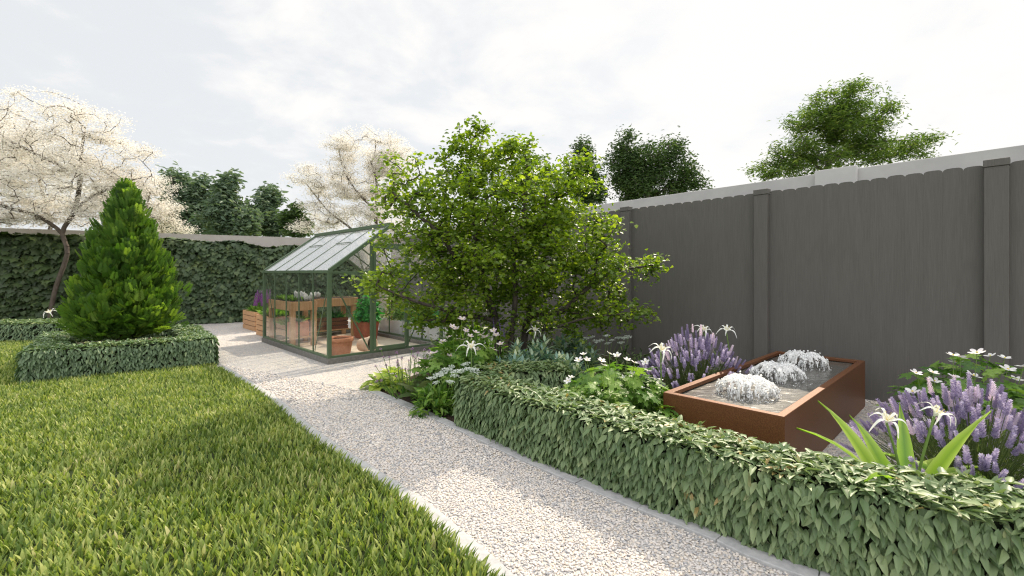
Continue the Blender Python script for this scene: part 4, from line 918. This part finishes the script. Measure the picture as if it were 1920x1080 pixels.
# ------------------------------------------------------------------ water feature
TU = nrm(np.array([.723, .691])); TV = np.array([-TU[1], TU[0]]); TB = np.array([1.615, 2.717]); TL, TW, TH = 2.5, .775, .446
def tp(u, v, z=0.0): return np.array([*(TB+TU*u+TV*v), z])
U3, V3 = np.array([*TU, 0]), np.array([*TV, 0])
def fountain():
    c = tp(TL/2, TW/2); r = thing('water_feature', 'long rusty steel water tank with bubbling fountain jets in front of the fence', 'fountain', c)
    rim, th = .05, TH
    v = []
    for (i_, z) in ((0, .005), (0, th), (rim, th), (rim, th-.03), (.012, th-.03), (.012, .02)):
        for a, b in ((i_, i_), (TL-i_, i_), (TL-i_, TW-i_), (i_, TW-i_)): v.append(tp(a, b, z))
    fs = []
    for k in range(5):
        for j in range(4): fs.append([k*4+j, k*4+(j+1) % 4, k*4+4+(j+1) % 4, k*4+4+j])
    fs.append([20, 21, 22, 23])
    mb = MB(); mb.add(v, {4: fs}); mb.build('basin', M['corten'], r, bevel=.004, origin=tp(0, 0))
    wz = th-.036; wm = MB(); nx, ny = 60, 20; us, vs_ = np.linspace(.013, TL-.013, nx), np.linspace(.013, TW-.013, ny)
    gu, gv = np.meshgrid(us, vs_, indexing='ij'); zz_ = wz+.0012*np.sin(gu*23+gv*9)+.001*np.sin(gu*41-gv*33)
    jets = [(.50, TW/2), (1.20, TW/2), (1.95, TW/2)]
    for ju, jv in jets:
        dd = np.hypot(gu-ju, gv-jv); zz_ = zz_+.004*np.sin(dd*60)*np.exp(-np.abs(dd-.2)*6)
    pts = np.stack([TB[0]+gu*TU[0]+gv*TV[0], TB[1]+gu*TU[1]+gv*TV[1], zz_], -1).reshape(-1, 3)
    i, j = np.meshgrid(np.arange(nx-1), np.arange(ny-1), indexing='ij'); k = (i*ny+j).ravel()
    wm.add(pts, {4: np.stack([k, k+ny, k+ny+1, k+1], -1)}); wm.build('water', M['water'], r, smooth=True)
    for q, (ju, jv) in enumerate(jets):
        mb = MB(); o = tp(ju, jv, wz)
        na, nr = 120, 30; ph = U(0, 6.28, 8)
        A = (np.arange(na)*2*np.pi/na)[:, None]; T = np.linspace(-.6, 1.0, nr)[None]
        Rv = .180*(1+.10*np.sin(A*5+ph[0])+.06*np.sin(A*11+ph[1])+.05*np.sin(A*23+ph[2])); Hv = .122*(1+.06*np.sin(A*7+ph[3])+.05*np.sin(A*17+ph[4]))
        th = np.maximum(T, 0)*np.pi/2
        X = np.where(T < 0, Rv*.50*(1+T/.6*.9), Rv*(.50+.50*np.sin(th)**.95)); Z = np.where(T < 0, Hv*(1-.45*(T/.6)**2), Hv*np.cos(th)**.8)
        X = X+rng.normal(0, .0016, X.shape); Z = np.maximum(Z+rng.normal(0, .0022, X.shape), -.004)
        V = np.stack([X*np.cos(A), X*np.sin(A), Z], -1).reshape(-1, 3)+o
        ii, jj = np.meshgrid(np.arange(na), np.arange(nr-1), indexing='ij'); k0 = ii*nr+jj; k1 = ((ii+1) % na)*nr+jj
        tv_ = np.linspace(-.6, 1, nr)[jj]; cut = .46+.16*np.sin(np.arange(na)*.33+ph[5])+.10*np.sin(np.arange(na)*.81+ph[6])+np.abs(rng.normal(0, .26, na))-.10
        gap = (np.sin(ii*1.3+jj*.9+ph[7])+np.sin(ii*.7-jj*1.4+ph[5])+rng.normal(0, .5, ii.shape)) > np.interp(tv_, [-.6, .1, .6], [2.4, 2.1, 1.3])
        keep = (tv_ < cut[ii]) & ~gap
        mb.add(V, {4: np.stack([k0, k1, k1+1, k0+1], -1)[keep]}, .9)
        for s_ in range(55):                                 # falling threads and drops round the edge
            an = U(0, 6.28); R = .188*U(.86, 1.12); e = U(.82, 1.0)
            th = np.linspace(U(.58, .74), e, 8)*np.pi/2; x = R*(.5+.5*np.sin(th)**.95); z = np.maximum(.122*np.cos(th)**.8+.004, -.004)
            mb.tube(o+np.c_[x*np.cos(an), x*np.sin(an), z]+rng.normal(0, .003, (8, 3)), .0030+.0040*np.abs(np.sin(np.arange(8)*U(.9, 1.8)+U(0, 6))), 5, U(.3, 1))
            k = rng.integers(2, 6); zc = U(-.002, .08, k); xx = R*U(.94, 1.06, k)
            mb.inst(ICO, np.repeat(np.eye(3)[None], k, 0), o+np.c_[xx*np.cos(an+.05), xx*np.sin(an+.05), zc], np.c_[U(.0025, .0045, k), U(.0025, .0045, k), U(.006, .016, k)])
        k = 160; an = U(0, 6.28, k); th = U(-.5, .45, k)*np.pi/2; R = .19; x = np.where(th < 0, R*.48*(1+th/.9*.85), R*.48+R*.52*np.sin(np.maximum(th, 0))); hz = np.where(th < 0, .126*(1-.4*(th/.86)**2), .126*np.cos(th))
        mb.inst(ICO, rand_rot(k), o+np.c_[x*np.cos(an), x*np.sin(an), hz+rng.normal(0, .008, k)], np.c_[U(.004, .010, k), U(.004, .010, k), U(.004, .012, k)])
        mb.tube([o+[0, 0, -.02], o+[0, 0, .05], o+[0, 0, .09]], [.02, .025, .04], 8, .8)
        k = 90; an = U(0, 6.28, k); x = U(.13, .25, k); mb.inst(ICO, rand_rot(k), o+np.c_[x*np.cos(an), x*np.sin(an), np.full(k, .001)], np.c_[U(.003, .008, k), U(.003, .008, k), np.full(k, .002)])
        mb.build('water_jet', M['foam'], r, smooth=True)
fountain()

# ------------------------------------------------------------------ flowers
def rotmat(d, spin=0.0):
    q = Vector(d).to_track_quat('Z', 'Y'); return q.to_matrix().to_4x4()@Matrix.Rotation(spin, 4, 'Z')
def petal_flower(n=5, wd=.62, cup=.35):
    mb = MB()
    for k in range(n):
        a = k*2*np.pi/n+U(-.06, .06); c, s_ = math.cos(a), math.sin(a); rows = [(0.06, .10), (.35, .46), (.68, .62), (.92, .40), (1.0, .14)]
        v = []
        for t_, w_ in rows:
            z = cup*t_*t_*.9-.06*t_
            for x in (-1, 0, 1): X = x*w_*wd/1.2; v.append((t_*c-X*s_, t_*s_+X*c, z+.05*abs(x)*w_))
        fs = []
        for i in range(len(rows)-1):
            for j in range(2): q = i*3+j; fs.append([q, q+1, q+4, q+3])
        mb.add(v, {4: fs}, U(.1, 1))
    return mb
def anemone(label, c, R, H, nl, flowers, pet='petal', fs=.034, leafm='green_leaf', group='white anemone clumps', lsz=.115):
    c = np.array([*c, .012]) if len(c) == 2 else np.asarray(c, float); r = thing('anemone_clump', label, 'flowers', c, group)
    mb = MB(); st = MB(); a = U(0, 6.28, nl); rr = R*np.sqrt(U(0, 1, nl)); z = H*(1-.55*(rr/R)**2)*U(.35, .98, nl)
    P = np.c_[c[0]+rr*np.cos(a), c[1]+rr*np.sin(a), c[2]+z]
    d = np.c_[np.cos(a), np.sin(a), rng.normal(-.15, .3, nl)]+rng.normal(0, .4, (nl, 3)); nn = np.c_[np.cos(a)*.35, np.sin(a)*.35, np.ones(nl)]+rng.normal(0, .2, (nl, 3))
    mb.inst(PALM, frames(d, nn), P, lsz*U(.65, 1.15, nl)); mb.build('foliage', M[leafm], r)
    k = rng.permutation(nl)[:max(20, nl//3)]; base = c+np.c_[(P[k, 0]-c[0])*.3, (P[k, 1]-c[1])*.3, np.zeros(len(k))]
    st.edges(base, P[k], np.full(len(k), .003), np.full(len(k), .0022), 4)
    src = None
    for f in flowers:
        p = np.asarray(f[:3], float); b = c+np.array([(p[0]-c[0])*.45, (p[1]-c[1])*.45, .02]); st.tube(spline([b, (b*.4+p*.6)+rng.normal(0, .012, 3), p], 7), .0022, 4, .8)
        dirv = nrm(np.array([rng.normal(-.05, .28), rng.normal(-.25, .28), 1.]))
        Mx = Matrix.Translation(Vector(p-c))@rotmat(dirv, U(0, 6))@Matrix.Scale(fs*U(.85, 1.15), 4)
        if src is None:
            src = petal_flower().build('flower', M[pet], None); src.parent = r; src.matrix_local = Mx
            ce = MB(); ce.inst(ICO, rand_rot(1), np.array([[0, 0, .07]]), np.array([[.16, .16, .12]])); co = ce.build('flower_centre', M['stamen'], None); co.parent = src
        else: copy_part(src, r, Mx)
    st.build('stem', M['stem'], r); return r
def fpix(lst, Y, dv=.25): return [at(px, py, Y+U(-dv, dv)) for px, py in lst]
anemone('large anemone clump with pinkish white flowers under the left of the spreading tree', (-.52, 4.72), .48, .64, 230,
        fpix([(848, 612), (855, 616), (874, 620), (892, 623), (901, 628), (925, 620), (842, 632), (858, 636), (868, 637), (882, 630), (910, 632), (930, 628), (938, 645), (922, 653), (927, 656), (895, 655), (830, 641), (808, 663), (815, 662), (845, 667), (812, 681), (866, 598)], 4.7), 'petal_pink', .042)
anemone('anemone clump with small white flowers between the short hedge and the fountain', (.80, 3.50), .46, .62, 380,
        fpix([(1085, 675), (1101, 674), (1143, 663), (1157, 666), (1128, 676), (1133, 685), (1190, 680), (1210, 679), (1213, 695), (1184, 702), (1172, 709), (1118, 722), (1202, 728), (1238, 712), (1071, 707), (1065, 714), (1094, 664), (1176, 674)], 3.45, .2), 'petal', .031, 'green_leaf')
anemone('anemone clump with flat white flowers against the right end of the fence', (3.22, 3.22), .46, .74, 260,
        fpix([(1787, 666), (1793, 678), (1800, 669), (1832, 661), (1857, 667), (1884, 671), (1890, 692), (1919, 687), (1825, 704), (1790, 707), (1752, 714), (1749, 698), (1718, 699), (1711, 734), (1906, 711), (1845, 741)], 3.15, .2), 'petal', .040, 'green_leaf')

def lavender_spike():
    mb = MB()
    for k in range(11):
        z = k/10; n = 6; a = np.arange(n)*6.28/n+k*.5; rr = .0125*(1-.55*z)*(.8+.35*math.sin(k*2.3))
        mb.inst(QUAD, frames(np.c_[np.cos(a), np.sin(a), np.full(n, .9)], np.c_[-np.cos(a), -np.sin(a), np.ones(n)]), np.c_[rr*.3*np.cos(a), rr*.3*np.sin(a), np.full(n, z*.075)], .022*(1-.35*z), U(.0, 1, n)*.7+.3*z)
    return mb
def lavender(label, c, R, H, n, Rz=1.0, tips=None):
    c = np.array([*c, .008]); r = thing('lavender_bush', label, 'lavender', c, 'lavender bushes'); st = MB(); src = None; rest = MB(); spk = lavender_spike(); tv = np.concatenate(spk.v)
    a = U(0, 6.28, n); q = U(0, 1, n)**.55; lean = q*1.0
    H_ = H*U(.78, 1.05, n)*(1-.18*q)
    tip = c+np.c_[R*q*np.cos(a)*1.0, R*q*np.sin(a), H_*np.cos(lean*1.08)]
    base = c+np.c_[R*.22*q*np.cos(a), R*.22*q*np.sin(a), np.full(n, .02)]
    st.edges(base, (base+tip)/2+[0, 0, .03], np.full(n, .0022), np.full(n, .002), 4); st.edges((base+tip)/2+[0, 0, .03], tip, np.full(n, .002), np.full(n, .0016), 4)
    st.build('stem', M['lav_leaf'], r)
    fo = MB(); m = n*6; i = rng.integers(0, n, m); t = U(.05, .72, m)[:, None]; P = base[i]*(1-t)+tip[i]*t
    d = (tip[i]-base[i])+rng.normal(0, .22, (m, 3)); fo.inst(LEAF_NARROW, frames(d, rng.normal(0, 1, (m, 3))), P, np.c_[U(.02, .035, m), U(.05, .09, m), U(.03, .05, m)]); fo.build('foliage', M['lav_leaf'], r)
    order = np.argsort(np.linalg.norm(tip-np.array([0, 0, CH]), axis=1))
    fs4 = spk.f; restn = []
    for rank, k in enumerate(order):
        dv = nrm((tip[k]-base[k])*[1, 1, 1.3]+rng.normal(0, .05, 3)); s = U(.8, 1.3)
        Mx = Matrix.Translation(Vector(tip[k]-c))@rotmat(dv, U(0, 6))@Matrix.Diagonal((s*.82, s*.82, s*1.05, 1))
        if rank < 96:
            if src is None: src = spk.build('flower_spike', M['lavender'], None); src.parent = r; src.matrix_local = Mx
            else: copy_part(src, r, Mx)
        else: restn.append((tip[k], np.array(Mx.to_3x3())))
    if restn:
        P = np.array([q[0] for q in restn]); R3 = np.array([q[1] for q in restn]); sc = np.linalg.norm(R3, axis=1); R3 = R3/sc[:, None, :]
        faces = {k: np.concatenate(v) for k, v in spk.f.items()}; rest.inst((tv, faces), R3, P, sc, None)
        tag(rest.build('flower_spikes', M['lavender'], r), None, None, kind='stuff')
    return r
lavender('rounded lavender bush between the fountain and the spreading tree', (1.72, 4.32), .52, .70, 340)
lavender('large lavender bush at the right edge behind the curved hedge', (2.50, 2.48), .52, .66, 330)

def strap(mb, b, an, L, w, arch, tint, twist=0.0):
    n = 9; t = np.linspace(0, 1, n); hd = np.array([math.cos(an), math.sin(an), 0]); sd = np.array([-math.sin(an), math.cos(an), 0])
    x = L*(t*.35+arch*.55*t**2.2); z = L*(t*.95-arch*.62*t**2.6); wd = w*np.sin(np.pi*np.clip(t*.86+.12, 0, 1))**.8*(1-t**5)
    cpt = np.asarray(b)+hd*x[:, None]+np.array([0, 0, 1.])*z[:, None]
    v = np.stack([cpt-sd*wd[:, None]/2+[0, 0, .006], cpt-[0, 0, .004], cpt+sd*wd[:, None]/2+[0, 0, .006]], 1).reshape(-1, 3)
    fs = [[i*3+j, i*3+j+1, i*3+j+4, i*3+j+3] for i in range(n-1) for j in range(2)]
    tt = np.tile([tint+.3, tint-.25, tint+.3], n); mb.add(v, {4: fs}, np.clip(tt, 0, 1))
def lily_flower():
    mb = MB(); me = []
    for k in range(6):
        a = k*6.283/6+U(-.15, .15); n = 10; t = np.linspace(0, 1, n); cl = U(.7, 1.25); c, s_ = math.cos(a), math.sin(a)
        rad = t*1.0*cl*.95; z = .46*np.sin(t*2.5)*1.1-.36*t**3*cl; w_ = .062*np.sin(np.pi*np.clip(t*.8+.12, 0, 1))+.008
        C = np.c_[rad*c, rad*s_, z]; S = np.array([-s_, c, 0]); v = np.stack([C-S*w_[:, None], C-[0, 0, .02], C+S*w_[:, None]], 1).reshape(-1, 3)
        mb.add(v, {4: [[i*3+j, i*3+j+1, i*3+j+4, i*3+j+3] for i in range(n-1) for j in range(2)]}, U(.3, 1))
    mb.lathe([(.03, -.16), (.05, .0), (.12, .18), (.22, .30), (.30, .34)], 12, tint=.4, wob=.22)
    return mb
def spider_lily(label, base, flowers, nleaf, L, w, fan=(0, 6.283), fsz=.11, tint=.5, leafm='strap_leaf', arch=(.3, 1.1)):
    base = np.array([*base, .012]); r = thing('spider_lily', label, 'lily', base, 'white spider lilies'); lf = MB()
    for k in range(nleaf): strap(lf, base+[U(-.03, .03), U(-.03, .03), 0], fan[0]+(k+.5+U(-.3, .3))*(fan[1]-fan[0])/nleaf, L*U(.7, 1.1), w*U(.7, 1.1), U(*arch), np.clip(tint+U(-.2, .2), .2, .8))
    if nleaf: lf.build('leaf_blades', M[leafm], r, smooth=True)
    src = None
    for f in flowers:
        f = np.asarray(f, float); st = MB(); st.tube(spline([base+[U(-.02, .02), U(-.02, .02), 0], base*.45+f*.55+[U(-.02, .02), 0, .03], f], 9), np.linspace(.0075, .005, 9), 7, .75); st.build('stem', M['stem'], r, smooth=True)
        Mx = Matrix.Translation(Vector(f-base))@rotmat(nrm([U(-.35, .35), -.5, 1.]), U(0, 6))@Matrix.Scale(fsz*U(.92, 1.08), 4)
        if src is None:
            src = lily_flower().build('flower', M['lily'], None, smooth=True); src.parent = r; src.matrix_local = Mx
            sm = MB()
            for k in range(6):
                a = k*1.047+.3; tipp = np.array([.22*math.cos(a), .22*math.sin(a), .52]); sm.tube([(0, 0, .1), tipp*[.6, .6, .7], tipp], .008, 4, .9); sm.inst(ICO, rand_rot(1), tipp[None], np.array([[.035, .018, .018]]), np.array([.1]))
            so = sm.build('stamens', M['stamen'], None); so.parent = src
        else: copy_part(src, r, Mx)
    return r
spider_lily('spider lily with broad lime striped leaves and two white flowers behind the curved hedge', (1.90, 2.20), [at(1662, 792, 2.06), at(1752, 780, 2.10)], 11, .74, .105, (-.5, 3.9), fsz=.088, arch=(.2, .85))
spider_lily('lime striped lily leaves without flowers cut off by the right picture edge', (2.22, 2.04), [], 7, .66, .085, (.2, 3.7), tint=.5, arch=(.7, 1.15))
spider_lily('spider lily with one white flower in front of the rounded lavender', (1.20, 3.62), [at(1239, 660, 3.55)], 6, .36, .035, fsz=.115, tint=.3)
spider_lily('spider lily with two white flowers behind the rounded lavender', (2.30, 4.75), [at(1318, 622, 4.85), at(1362, 622, 4.75)], 8, .55, .05, fsz=.12, tint=.25)
spider_lily('spider lily with one large white flower among the pinkish anemones', (-.33, 4.32), [at(884, 655, 4.28)], 5, .36, .03, fsz=.12, tint=.25)
spider_lily('spider lily with one faded flower between the tree stems and blue green plants', (.22, 5.15), [at(1002, 622, 5.1)], 6, .40, .035, fsz=.11, tint=.2)
spider_lily('spider lily with one white flower behind the far clipped hedge on the left', (-9.15, 9.05), [at(95, 588, 8.95)], 6, .42, .04, fsz=.15, tint=.3)

def leafy(name, label, c, cat='plant', mat='green_leaf', n=26, L=.24, w=.6, h=.10, tpl=LEAF_HOSTA, group=None, arch=(.2, 1.0), R=.1):
    c = np.array([*c, .012]); r = thing(name, label, cat, c, group); mb = MB(); st = MB(); a = np.arange(n)*2.4+U(-.2, .2, n); q = (np.arange(n)+.5)/n
    el = np.interp(q, [0, 1], [1.2, .25] if name != 'hosta' else [.9, -.15])+rng.normal(0, .15, n); d = np.c_[np.cos(a)*np.cos(el), np.sin(a)*np.cos(el), np.sin(el)]
    P = c+np.c_[np.cos(a)*R*(.3+q), np.sin(a)*R*(.3+q), h*(1.1-q*.6)]
    nn = np.c_[-np.cos(a)*np.sin(el), -np.sin(a)*np.sin(el), np.cos(el)+.2]; s = L*U(.7, 1.1, n)
    mb.inst(tpl, frames(d, nn), P, np.c_[s*w, s, s]); mb.build('foliage', M[mat], r, smooth=True)
    st.edges(np.repeat(c[None], n, 0), P, np.full(n, .004), np.full(n, .003), 4); st.build('stem', M['stem'], r); return r
for (px, py, lab, n) in ((712, 728, 'low lime green hosta at the pointed tip of the bed', 26), (742, 730, 'lime green hosta beside the stone edging', 26), (735, 712, 'pale lime hosta behind the others near the verbena', 24)):
    leafy('hosta', lab, ground(px, py), 'hosta', 'lime_leaf', n+12, .12, 1.45, .07, LEAF_HOSTA, group='lime hostas at the bed tip')
leafy('broadleaf_plant', 'broad pale veined leaves leaning over the stone edging', ground(797, 755), 'plant', 'dusk_leaf', 12, .24, 1.0, .08)
leafy('broadleaf_plant', 'fresh green lobed foliage at the soil edge by the curved hedge', ground(835, 772), 'plant', 'green_leaf', 18, .14, 1.2, .12, PALM)
leafy('broadleaf_plant', 'large dark green leaf plant at the right picture edge', (2.42, 2.10), 'plant', 'green_leaf', 9, .30, .9, .12)
def rosette(label, c, mat, nst, H, R, L):
    c = np.array([*c, .012]); r = thing('euphorbia', label, 'plant', c, 'blue green leafy clumps'); mb = MB(); st = MB()
    for k in range(nst):
        a = U(0, 6.28); rr = R*math.sqrt(U(0, 1)); b = c+[rr*.5*math.cos(a), rr*.5*math.sin(a), 0]; t = c+[rr*math.cos(a), rr*math.sin(a), H*U(.75, 1.05)*(1-.3*rr/R)]
        st.tube([b, (b+t)/2, t], .005, 5)
        n = 20; q = np.linspace(.35, 1, n); an = np.arange(n)*2.4; el = np.interp(q, [.35, 1], [-.1, 1.1])
        P = b+(t-b)*q[:, None]; d = np.c_[np.cos(an)*np.cos(el), np.sin(an)*np.cos(el), np.sin(el)]; nn = np.c_[-np.cos(an)*np.sin(el), -np.sin(an)*np.sin(el), np.cos(el)]
        s = L*np.interp(q, [.35, .7, 1], [.8, 1.1, .6]); mb.inst(LEAF_NARROW, frames(d, nn), P, np.c_[s*1.15, s, s])
    mb.build('foliage', M[mat], r, smooth=True); st.build('stem', M['stem'], r)
for px, Y, lab, nst, H, mat in ((962, 5.0, 'pale edged leafy clump beside the faded lily', 9, .42, 'blue_leaf'), (1012, 4.95, 'tallest cream edged leafy clump in front of the tree stems', 10, .46, 'blue_leaf'), (972, 4.65, 'grey blue leafy clump right behind the short hedge', 8, .34, 'blue_leaf'), (1058, 4.8, 'blue green leafy clump behind the right end of the short hedge', 9, .36, 'blue_leaf'), (1072, 5.7, 'blue green leafy clump far back under the low right branch', 9, .52, 'blue_leaf'), (1100, 5.4, 'low blue green clump nearer the rounded lavender', 7, .36, 'blue_leaf')):
    rosette(lab, ((px-960)/F*Y, Y), mat, nst+2, H*1.22, .19, .17)
def groundcover(label, c, R, H, n, mat, tpl=LEAF, size=.07, name='shrub'):
    c = np.array([*c, .012]); r = thing(name, label, 'shrub', c); mb = MB(); leafball(mb, c, n, R, H, size, tpl); mb.build('foliage', M[mat], r); s = MB()
    for k in range(7): s.tube([c, c+[U(-.3, .3)*R, U(-.3, .3)*R, H*.5], c+[U(-.7, .7)*R, U(-.7, .7)*R, H*.8]], [.006, .005, .003], 4)
    s.build('stem', M['stem'], r); return r
groundcover('low dark variegated shrub between the anemones and the lavender', (.95, 4.55), .36, .38, 650, 'dusk_leaf')
groundcover('dark leafy shrub at the foot of the fence beside the lavender', (1.35, 5.25), .42, .42, 750, 'dusk_leaf')
groundcover('low green filler shrub under the tree stems', (-.05, 5.25), .50, .36, 750, 'green_leaf', LEAF_NARROW, .11)
groundcover('grassy green filler plant behind the anemones near the tree', (-.55, 5.75), .42, .62, 500, 'green_leaf', LEAF_NARROW, .2)
groundcover('green filler shrub under the low right branch', (.75, 5.9), .5, .42, 600, 'dusk_leaf')
groundcover('dark green filler shrub along the fence behind the tree stems', (.25, 6.45), .6, .5, 800, 'dusk_leaf')
groundcover('dark shrub at the fence foot behind the white globe alliums', (-.75, 7.1), .6, .55, 700, 'dusk_leaf')
groundcover('mid green shrub between the alliums and the greenhouse corner', (-.75, 6.2), .35, .4, 450, 'green_leaf')
groundcover('green leafy filler around the stems of the white umbels', (-.72, 4.22), .20, .26, 260, 'green_leaf', LEAF, .08)

def stalks(name, label, c, cat, tips, headfn, mat, hs, foliage_n=60, fmat='green_leaf', fh=.22, fr=.14, branch=0, group=None):
    c = np.array([*c, .012]); r = thing(name, label, cat, c, group); st = MB(); src = None
    for t in tips:
        t = np.asarray(t, float); b = c+np.array([(t[0]-c[0])*.5, (t[1]-c[1])*.5, 0]); st.tube(spline([b, b*.4+t*.6+rng.normal(0, .012, 3), t], 6), .0026, 4, .6)
        Mx = Matrix.Translation(Vector(t-c))@rotmat(nrm([U(-.25, .25), U(-.25, .25), 1.]), U(0, 6))@Matrix.Scale(hs*U(.8, 1.2), 4)
        if src is None: src = headfn().build('flower_head', M[mat], None); src.parent = r; src.matrix_local = Mx
        else: copy_part(src, r, Mx)
    st.build('stem', M['stem'], r)
    if foliage_n: fo = MB(); tuft(fo, c, foliage_n, fh, fr, LEAF_NARROW, upright=.5); fo.build('foliage', M[fmat], r)
def umbel_head():
    mb = MB()
    for k in range(11):
        a = k*2.4; rr = (k/11)**.5*.9; ce = np.array([rr*math.cos(a), rr*math.sin(a), .45-.25*rr*rr]); st = [(0, 0, 0), ce*[.5, .5, .6], ce]
        mb.tube(st, .02, 3, .0, False)
        n = 14; u = nrm(rng.normal(size=(n, 3))); u[:, 2] = np.abs(u[:, 2]); mb.inst(QUAD, frames(rng.normal(0, 1, (n, 3)), u), ce+u*.16, .17, U(.3, 1, n))
    return mb
def ball_head():
    mb = MB(); n = 260; i = np.arange(n); z = 1-2*(i+.5)/n; a = i*2.39996; u = np.c_[np.sqrt(1-z*z)*np.cos(a), np.sqrt(1-z*z)*np.sin(a), z]; mb.inst(QUAD, frames(rng.normal(0, 1, (n, 3)), u), u, .30, U(.2, 1, n)); return mb
def tuft_head():
    mb = MB(); n = 40; u = nrm(rng.normal(size=(n, 3))); mb.inst(QUAD, frames(u, rng.normal(0, 1, (n, 3))), u*.35, .6, U(0, 1, n)); return mb
def spike_head():
    mb = MB()
    for k in range(16):
        z = k/16; n = 5; a = np.arange(n)*6.28/n+k; mb.inst(QUAD, frames(np.c_[np.cos(a), np.sin(a), np.full(n, .6)], np.c_[np.zeros((n, 2)), np.ones(n)]), np.c_[.04*np.cos(a), .04*np.sin(a), np.full(n, z*2)], .17*(1-.6*z), U(0, 1, n))
    return mb
stalks('umbel_flower', 'white umbel flowers crowded beside the left end of the curved hedge', (-.70, 4.25), 'flowers', [at(px, py, 4.2+U(-.15, .15)) for px, py in ((846, 690), (838, 697), (855, 700), (830, 703), (820, 707), (872, 688), (880, 694), (868, 699), (890, 698), (818, 720), (844, 720), (808, 713), (852, 708), (876, 684), (896, 704))], umbel_head, 'umbel', .050, 60)
stalks('umbel_flower', 'small dark stemmed white umbels by the fence under the low branch', (.95, 5.35), 'flowers', [at(px, py, 5.3+U(-.2, .2)) for px, py in ((1090, 640), (1100, 637), (1118, 643), (1140, 646), (1138, 632), (1160, 636), (1170, 637), (1178, 634), (1148, 640), (1165, 645), (1128, 640), (1110, 634))], umbel_head, 'umbel', .05, 60, 'dusk_leaf')
vt = []
for k in range(46): vt.append(at(np.clip(rng.normal(758, 30), 704, 815), U(652, 715), 4.75+U(-.2, .25)))
stalks('verbena', 'airy mauve verbena on thin stems above the lime hostas', (-1.10, 4.80), 'flowers', vt, tuft_head, 'mauve', .016, 40, 'green_leaf', .16, .2)
stalks('allium', 'white globe alliums behind the pinkish anemones beside the tree stem', (-.27, 5.55), 'flowers', [at(px, py, 5.5) for px, py in ((910, 589), (919, 601), (921, 583), (884, 597))], ball_head, 'petal', .038, 60, 'green_leaf', .45, .12)
stalks('salvia', 'slim violet salvia spikes at the foot of the tree stems', (-.2, 5.15), 'flowers', [at(px, py, 5.05) for px, py in ((926, 622), (939, 620), (931, 630), (945, 632))], spike_head, 'violet', .075, 30, 'green_leaf', .22, .1)
